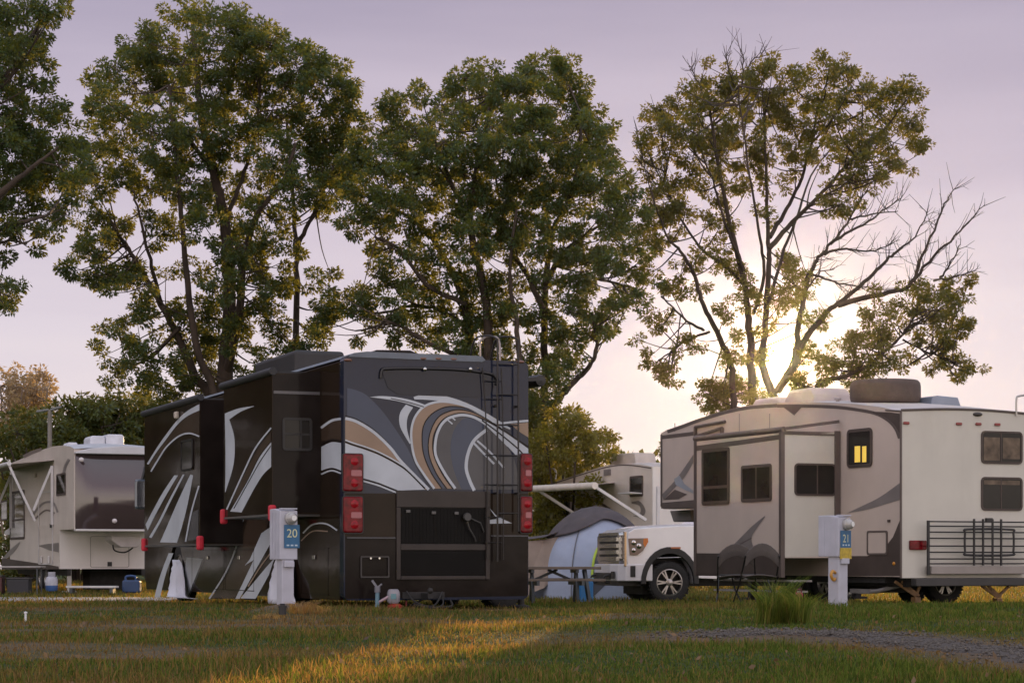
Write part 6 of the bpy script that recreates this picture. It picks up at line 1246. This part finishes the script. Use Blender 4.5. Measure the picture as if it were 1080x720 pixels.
T3B = [(735, 92, 11), (743, 84, 8), (755, 88, 13), (768, 80, 8), (778, 92, 12), (810, 72, 12), (818, 66, 7), (806, 86, 13), (800, 102, 16), (772, 106, 20), (742, 114, 16), (716, 106, 11), (722, 96, 7), (700, 115, 9), (690, 124, 8), (692, 112, 5), (704, 132, 9), (725, 138, 18), (752, 138, 22), (784, 134, 20), (814, 124, 16), (838, 84, 13), (846, 76, 8), (868, 74, 15), (870, 64, 7), (888, 72, 13), (897, 68, 7), (900, 90, 9), (855, 102, 18), (884, 108, 17), (830, 114, 16), (864, 128, 20), (840, 144, 20), (916, 98, 13), (944, 96, 12), (952, 90, 8), (930, 116, 18), (955, 106, 10), (970, 100, 5), (965, 124, 11), (946, 138, 14), (958, 152, 12), (968, 156, 9), (977, 158, 5), (920, 148, 15), (896, 138, 17), (890, 164, 14), (914, 168, 11), (934, 170, 9), (945, 165, 7), (868, 164, 15), (690, 148, 11), (704, 162, 13), (680, 154, 6), (675, 148, 4), (730, 168, 17), (760, 168, 20), (790, 168, 17), (816, 164, 15), (844, 174, 15), (700, 192, 13), (726, 198, 15), (756, 202, 15), (786, 202, 13), (815, 194, 13), (680, 184, 8), (700, 214, 18, 1.3), (690, 238, 18, 1.2), (680, 256, 16), (712, 225, 12), (722, 236, 10, .8), (745, 228, 10, .8), (772, 234, 10, .8), (800, 225, 10, .8), (905, 188, 9), (925, 185, 6), (892, 194, 10), (872, 204, 9), (895, 212, 9), (905, 205, 7), (876, 224, 8), (886, 216, 8), (685, 288, 11), (700, 298, 10), (720, 278, 9, .8), (742, 264, 10, .8), (760, 274, 12), (778, 290, 13), (792, 300, 10), (735, 304, 9), (720, 314, 9), (700, 328, 8), (690, 345, 8), (690, 372, 7), (696, 388, 6), (692, 398, 5), (716, 368, 8), (710, 384, 8), (706, 396, 5), (736, 364, 6), (725, 355, 6), (705, 340, 7), (768, 328, 12), (786, 318, 12), (830, 268, 12), (838, 298, 14), (826, 318, 12), (838, 282, 10), (842, 312, 9), (765, 398, 15), (758, 420, 14), (744, 424, 9), (775, 375, 12), (800, 378, 10), (786, 408, 14), (802, 340, 10), (770, 430, 14), (748, 408, 9), (800, 420, 12), (720, 490, 24), (750, 500, 28), (785, 500, 28), (715, 530, 24), (745, 540, 28), (780, 545, 28), (815, 520, 24), (725, 570, 26), (765, 575, 28), (700, 560, 18), (845, 396, 4), (847, 380, 4), (849, 410, 4), (843, 408, 3),  # lowest clumps behind the trailer are unseen, added to shade the lawn
 (955, 310, 9), (970, 302, 8), (985, 308, 14), (1000, 318, 12), (1010, 306, 10), (1014, 320, 8), (968, 324, 12), (950, 320, 7), (985, 328, 13), (998, 340, 10), (1012, 346, 10), (1020, 342, 5), (975, 345, 9), (960, 342, 9), (985, 355, 8), (965, 362, 6), (1000, 354, 7), (945, 335, 5), (912, 332, 6), (924, 328, 9), (932, 338, 9), (910, 348, 10), (925, 352, 12), (905, 362, 10), (935, 362, 11), (918, 370, 12), (895, 356, 7), (888, 368, 9), (890, 382, 10), (872, 376, 7), (870, 390, 8), (904, 388, 9), (945, 378, 7), (948, 388, 5), (930, 384, 7), (900, 402, 7), (905, 415, 6), (898, 425, 5), (866, 400, 6), (925, 392, 6), (998, 378, 7), (1010, 384, 7), (1022, 390, 6), (990, 386, 4), (1006, 376, 5), (862, 340, 5), (866, 334, 4)]
T3D = [([(820, 414), (838, 378), (842, 346), (848, 310), (856, 285), (866, 268), (886, 246), (902, 220), (915, 200)], 4), ([(821, 412), (840, 380), (848, 360), (868, 334), (884, 320), (912, 298), (932, 278), (946, 265), (964, 250), (978, 224)], 4.5), ([(884, 321), (918, 313), (948, 306), (962, 298), (970, 276), (985, 244), (996, 215), (1006, 200)], 3.2), ([(963, 297), (985, 270), (1012, 244), (1036, 218)], 2), ([(992, 292), (1004, 275), (1012, 258)], 1.2), ([(985, 296), (1008, 292), (1026, 286)], 1.2), ([(866, 268), (892, 263), (918, 265), (940, 258)], 1.6), ([(876, 256), (905, 240), (930, 224), (952, 206)], 1.8), ([(895, 232), (920, 226), (948, 223)], 1.3), ([(856, 290), (880, 298), (905, 302), (922, 305)], 1.3), ([(848, 312), (862, 290), (880, 284)], 1.1), ([(775, 95), (768, 72), (765, 58)], 1.1), ([(783, 95), (784, 70), (782, 54)], 1.2), ([(785, 90), (794, 64), (810, 58)], 1), ([(742, 100), (734, 82), (727, 70)], 1.1), ([(700, 180), (680, 170), (672, 140)], 1), ([(715, 220), (690, 190), (676, 172)], 1.0), ([(700, 128), (698, 138), (700, 160)], 1)]
tree('shade_tree', 'half-bare tree behind the tan trailer with sun shining past its trunk', 'tree', 74.0, T3L, T3B, LEAF_T, seed=31, group='tall trees behind the trailers', bare=T3D, dens=1.1, ln=.105, wd=.060, per=82, rad=.22, thin=60, extra=150, limb=.74)
def copy_tree(src, loc, rz, sc, label, group):
    r = src.copy(); COL.objects.link(r); r.location = loc; r.rotation_euler = (0, 0, rz); r.scale = (sc, sc, sc); r['label'] = label; r['group'] = group
    for ch in list(src.children): c = ch.copy(); COL.objects.link(c); c.parent = r
    return r
# ------------------------------------------------------------------ bushes and far trees
def stems(x, y0, y1, n=5, sp=12, r=2.2): return [([(x+(i-n/2)*sp*.3, y0), (x+(i-n/2)*sp*.7, (y0*.6+y1*.4)), (x+(i-n/2)*sp*1.3, y1)], r, .8) for i in range(n)]
tree('bush', 'golden green bush beside the motorhome, behind the cream trailer', 'bush', 68.0, stems(600, 605, 470), [(570, 505, 20), (580, 475, 22), (600, 452, 17), (592, 440, 10), (612, 448, 12), (625, 458, 11), (636, 462, 7), (642, 459, 4), (610, 472, 20), (628, 478, 12), (640, 475, 5), (600, 495, 22), (625, 500, 18), (575, 535, 24), (605, 530, 24), (635, 525, 20), (580, 565, 24), (615, 565, 24), (562, 455, 15), (575, 440, 12), (560, 480, 18), (570, 595, 20), (605, 595, 20)], LEAF_B, seed=41, group='bushes behind the vehicles', dens=1.1, base=600)
hb = [(18, 452, 20), (48, 440, 18), (75, 425, 18), (100, 418, 16), (125, 415, 17), (150, 422, 17), (172, 428, 15), (190, 434, 13)]
for i, (cx_, cy_, lab) in enumerate(((35, 448, 'dark green bush left of the lamp post, behind white trailer'), (85, 430, 'rounded green bush between lamp post and white trailer roof vent'), (130, 425, 'green bush above the white trailer roof air conditioner'), (180, 438, 'dark green bush close to the front slide of the motorhome'))):
    rb = np.random.default_rng(60+i); bl = [(cx_+rb.normal(0, 15), cy_+abs(rb.normal(0, 4))+rb.uniform(0, 150)**1.0, rb.uniform(13, 20)) for _ in range(34)]+[(cx_+dx, cy_-2+abs(dx)*.25, 11) for dx in (-24, -12, 0, 12, 24)]
    GB = tree('bush', lab, 'bush', 82.0+i*1.5, stems(cx_, 598, cy_+25), bl, LEAF_H, seed=51+i, group='bushes behind the vehicles', dens=1.25, depth=.8, ln=.20, wd=.10, per=20, base=cx_)
for i, (cx_, top, lab) in enumerate(((12, 388, 'pale dry leafed tree at far left edge beyond the green bushes'), (38, 390, 'pale dry leafed tree behind the lamp post'), (-25, 380, 'pale dry leafed tree, leftmost behind white trailer'), (150, 412, 'low sunlit tree peeking over green bushes by the tall tree'))):
    rb = np.random.default_rng(80+i); w_ = 14 if i < 3 else 26
    bl = [(cx_+rb.normal(0, w_*(.5+.5*t)), top+8+t*75, rb.uniform(4, 8), .7) for t in rb.uniform(0, 1, 52)]+[(cx_+rb.normal(0, 6), top+4, 5, .8) for _ in range(5)]
    tree('dry_tree' if i < 3 else 'low_tree', lab, 'tree', 112.0+i*2, stems(cx_, 596, top+20, 4, 9, 1.6), bl, LEAF_G if i < 3 else LEAF_B, bark_gold, seed=71+i, group='far trees at the left', dens=1.0, depth=.8, ln=.22, wd=.11, per=18, rad=.3, base=cx_)
for i, (cx_, top, w_, lab) in enumerate(((270, 398, 30, 'sunlit low tree glimpsed between the two trunks left of motorhome roof'), (350, 380, 26, 'sunlit low tree right above the motorhome roof air conditioner'), (440, 372, 34, 'sunlit low tree behind the motorhome roof fairing'), (530, 395, 30, 'sunlit low tree beside the motorhome roof hoop'))):
    rb = np.random.default_rng(90+i); bl = [(cx_+rb.normal(0, w_*.6), top+12+rb.uniform(0, 130), rb.uniform(9, 15), .8) for _ in range(30)]
    tree('low_tree', lab, 'tree', 96.0+i*2, stems(cx_, 596, top+30, 4, 12, 1.8), bl, LEAF_B, seed=91+i, group='low sunlit trees behind the motorhome', dens=.9, depth=.9, ln=.2, wd=.10, per=18, rad=.27, base=cx_)
# the hedge line goes on past the left edge of the photograph, seen only as reflections in the motorhome side
for i, (x, y, sc) in enumerate(((-27.5, 80, 1.7), (-30, 76, 1.9), (-33, 72, 2.1), (-36, 68, 2.2), (-42, 62, 2.3), (-47, 54, 2.4), (-51, 46, 2.4))):
    copy_tree(GB, (x, y, 0), i*1.1, sc, 'tall green bush in the hedge line running on past the left edge', 'hedge line past the left edge')
# distant wood closing the view behind everything
def far_wood():
    rg = np.random.default_rng(99); n = 2400
    x = rg.uniform(-75, 75, n); y = 165+rg.uniform(-6, 6, n)+np.abs(x)*.05; h = 5.5+2.2*vn(x, y*0, 9.0)+1.2*vn(x, y*0+5, 2.5)
    z = rg.uniform(0, 1, n)**.8*h
    v = leaves(rg, np.stack([x, y, z], 1), np.tile([0, 0, .3], (n, 1)), 26, 1.1, .55, .34, flat=.9)
    o = np_mesh('distant_wood', v.reshape(-1, 3), np.arange(len(v)*4).reshape(-1, 4), LEAF_H); tag(o, 'low distant wood along the horizon behind the campground', 'wood', kind='stuff')
far_wood()
# ------------------------------------------------------------------ grass
def blade_mat(name='grass_blade', g0=(.034, .066, .016), g1=(.13, .195, .055), d0=(.12, .078, .045), d1=(.28, .20, .115)):
    m = bpy.data.materials.new(name); m.use_nodes = True; nt = m.node_tree; nt.nodes.clear(); N = nt.nodes.new; L = nt.links.new
    out = N('ShaderNodeOutputMaterial'); at = N('ShaderNodeAttribute'); at.attribute_name = 'dry'; g = N('ShaderNodeNewGeometry')
    def ramp(a, b):
        r = N('ShaderNodeValToRGB'); r.color_ramp.elements[0].color = (*a, 1); r.color_ramp.elements[1].color = (*b, 1); L(g.outputs['Random Per Island'], r.inputs[0]); return r
    gr = ramp(g0, g1); dr = ramp(d0, d1)
    mx = N('ShaderNodeMixRGB'); L(at.outputs['Fac'], mx.inputs[0]); L(gr.outputs[0], mx.inputs[1]); L(dr.outputs[0], mx.inputs[2])
    d = N('ShaderNodeBsdfDiffuse'); L(mx.outputs[0], d.inputs[0]); t = N('ShaderNodeBsdfTranslucent'); b2 = N('ShaderNodeMixRGB'); b2.blend_type = 'MULTIPLY'; b2.inputs[0].default_value = 1; b2.inputs[2].default_value = (2.0, 1.5, .6, 1); L(mx.outputs[0], b2.inputs[1]); L(b2.outputs[0], t.inputs[0])
    ms = N('ShaderNodeMixShader'); ms.inputs[0].default_value = .62; L(d.outputs[0], ms.inputs[1]); L(t.outputs[0], ms.inputs[2]); L(ms.outputs[0], out.inputs[0]); return m
BL = blade_mat()
BT = blade_mat('tuft_blade', (.060, .11, .028), (.155, .23, .065), (.22, .15, .09), (.42, .31, .18))
def blades(name, label, x, y, h, w, dry, kind='stuff', lean=.55, seed=0, parent=None, z0=None, bm=None):
    rg = np.random.default_rng(seed); n = len(x); a = rg.uniform(0, 6.283, n); t = np.stack([np.cos(a), np.sin(a), np.zeros(n)], 1); b = rg.uniform(0, 6.283, n); q = np.stack([np.cos(b), np.sin(b), np.zeros(n)], 1)
    z = relief(x, y)-.008 if z0 is None else z0
    p = np.stack([x, y, z], 1); H = h[:, None]; ln_ = lean*rg.uniform(.2, 1.2, (n, 1)); up = np.array([0, 0, 1.0])
    mid = p+up*H*.6+q*H*.25*ln_; tip = p+up*H*(1-.25*ln_)+q*H*.95*ln_; W_ = w[:, None]*.5
    v = np.stack([p-t*W_, p+t*W_, mid+t*W_*.75, mid-t*W_*.75, tip], 1); base = (np.arange(n)*5)[:, None]
    f3 = np.concatenate([base+np.array([0, 1, 2]), base+np.array([0, 2, 3]), base+np.array([3, 2, 4])], 0)
    o = np_mesh(name, v.reshape(-1, 3), f3, bm or BL, parent, attr={'dry': np.repeat(dry, 5)})
    if parent is None: tag(o, label, 'grass', kind=kind)
    return o
def lawn():
    rg = np.random.default_rng(17); n = 420000
    y = 12.8+rg.uniform(0, 1, n)**1.5*31; x = rg.uniform(-1, 1, n)*(y*.245+.6)
    dd = dirt(x, y); cl = vn(x, y, .35, 3); keep = rg.random(n) < np.clip(1.05-dd*1.05, .04, 1)*(.35+.65*cl); x, y, dd, cl = x[keep], y[keep], dd[keep], cl[keep]; n = len(x)
    lush = np.clip((vn(x, y, 1.6, 12)-.35)*2.2, 0, 1)
    tall = rg.random(n) < .12
    h = (.022+.040*lush*rg.uniform(.5, 1.2, n)+.02*rg.random(n))*(1-.45*dd)*np.where(tall, rg.uniform(1.4, 2.4, n), .88)
    # longer grass along the crest and around posts
    cr_ = np.exp(-((y-27.5-.25*x)/3.0)**2)*np.clip((x-.3)/1.5, 0, 1); h += cr_*.05*rg.uniform(.3, 1.2, n)
    cr2 = np.exp(-((y-24.6)/1.1)**2)*np.clip((.2-x)/1.0, 0, 1)*.3; h += cr2*.05
    dry = np.clip(dd*1.15+(rg.random(n) < .12+.16*np.clip((.4-x)/2, 0, 1))*.75+.35*(vn(x, y, 3.3, 21) > .55)*rg.random(n), 0, 1)
    dry = np.where(tall & (rg.random(n) < np.clip(.48-.16*(x+.2), .08, .5)), np.maximum(dry, .85), dry)
    blades('grass', 'short patchy green and straw coloured lawn grass', x, y, h, np.full(n, .006)+y*.00016, dry, seed=4)
lawn()
def far_lawn():
    rg = np.random.default_rng(19); n = 60000; y = 43.5+rg.uniform(0, 1, n)*42; x = rg.uniform(-1, 1, n)*(y*.245+1)
    blades('far_grass', 'longer sunlit grass between and behind the parked trailers', x, y, rg.uniform(.05, .14, n), np.full(n, .022), np.clip(rg.normal(.45, .3, n), 0, 1), seed=6)
far_lawn()
def tuft(name, label, px, py, rpx, hpx, n, dryf, cat, seed, ry=.3, lean=.7, group=None, w=.009):
    x0, y0 = ground_at(px, py); s = FP/y0; rg = np.random.default_rng(seed); a = rg.uniform(0, 6.283, n); r = rg.uniform(0, 1, n)**.6
    T = thing(name, label, cat, (x0, y0, float(relief(x0, y0))), group)
    x = np.cos(a)*r*rpx/s; y = np.sin(a)*r*ry; z = relief(x+x0, y+y0)-T.location.z-.01; h = hpx/s*rg.uniform(.45, 1.05, n)*(1-.45*r**2)
    blades('leaf_blades', None, x, y, h, np.full(n, w), np.clip(rg.normal(dryf, .2, n), 0, 1), lean=lean, seed=seed, parent=T, z0=z, bm=BT)
tuft('grass_clump', 'tall green grass clump growing beside the numbered 21 pedestal', 825, 657, 30, 64, 900, .03, 'grass clump', 1, lean=.55, w=.013)
tuft('grass_clump', 'dry straw grass clump on the sandy mound by number 20 pedestal', 325, 648, 22, 20, 500, .95, 'grass clump', 2, lean=.9, group=None)
tuft('grass_clump', 'low straw grass clump at left side of the sandy mound', 283, 652, 18, 10, 220, .95, 'grass clump', 3, lean=.9)
for i, (px, py, r, h, lab) in enumerate(((908, 648, 16, 16, 'small green weed clump at right foot of the numbered 21 pedestal'), (940, 643, 14, 12, 'green weed clump in front of the trailer jack'), (868, 650, 14, 13, 'green weed clump between tall clump and numbered 21 pedestal'), (995, 646, 22, 11, 'wide weed clump under the trailer bumper'), (1052, 648, 20, 12, 'green weed clump under the trailer cargo rack'), (780, 648, 20, 10, 'low green weed clump left of tall grass clump'))):
    tuft('weed_clump', lab, px, py, r, h, 260, .12, 'weeds', 20+i, lean=.7, group='weed clumps along the crest')

def fallen_leaves():
    rg = np.random.default_rng(77); n = 300; y = 13.2+rg.uniform(0, 1, n)**1.3*14; x = rg.uniform(-1, 1, n)*y*.24
    z = relief(x, y)+rg.uniform(.012, .035, n); v = leaves(rg, np.stack([x, y, z], 1), np.tile([0, 0, .4], (n, 1)), 1, .01, .055, .035, droop=0)
    o = np_mesh('fallen_leaves', v.reshape(-1, 3), np.arange(len(v)*4).reshape(-1, 4), leaf_mat('leaf_fallen', (.07, .04, .02), (.24, .15, .07), (.4, .22, .06), .35)); tag(o, 'scattered dry fallen leaves and twigs on the lawn', 'leaves', kind='stuff')
fallen_leaves()

# ------------------------------------------------------------------ evening haze: almost clear, scattering the low sun forward
hm = bpy.data.materials.new('evening_haze'); hm.use_nodes = True; nt = hm.node_tree; nt.nodes.clear()
ho = nt.nodes.new('ShaderNodeOutputMaterial'); pv = nt.nodes.new('ShaderNodeVolumePrincipled'); pv.inputs['Color'].default_value = (.95, .93, .92, 1); pv.inputs['Density'].default_value = .000024; pv.inputs['Anisotropy'].default_value = .975
nt.links.new(pv.outputs[0], ho.inputs['Volume'])
hb_ = MB(); hb_.box(-125, -45, -1.4, 125, 186, 24); h_ = hb_.build('haze', hm); tag(h_, 'thin warm evening haze over the campground', 'haze', kind='stuff')
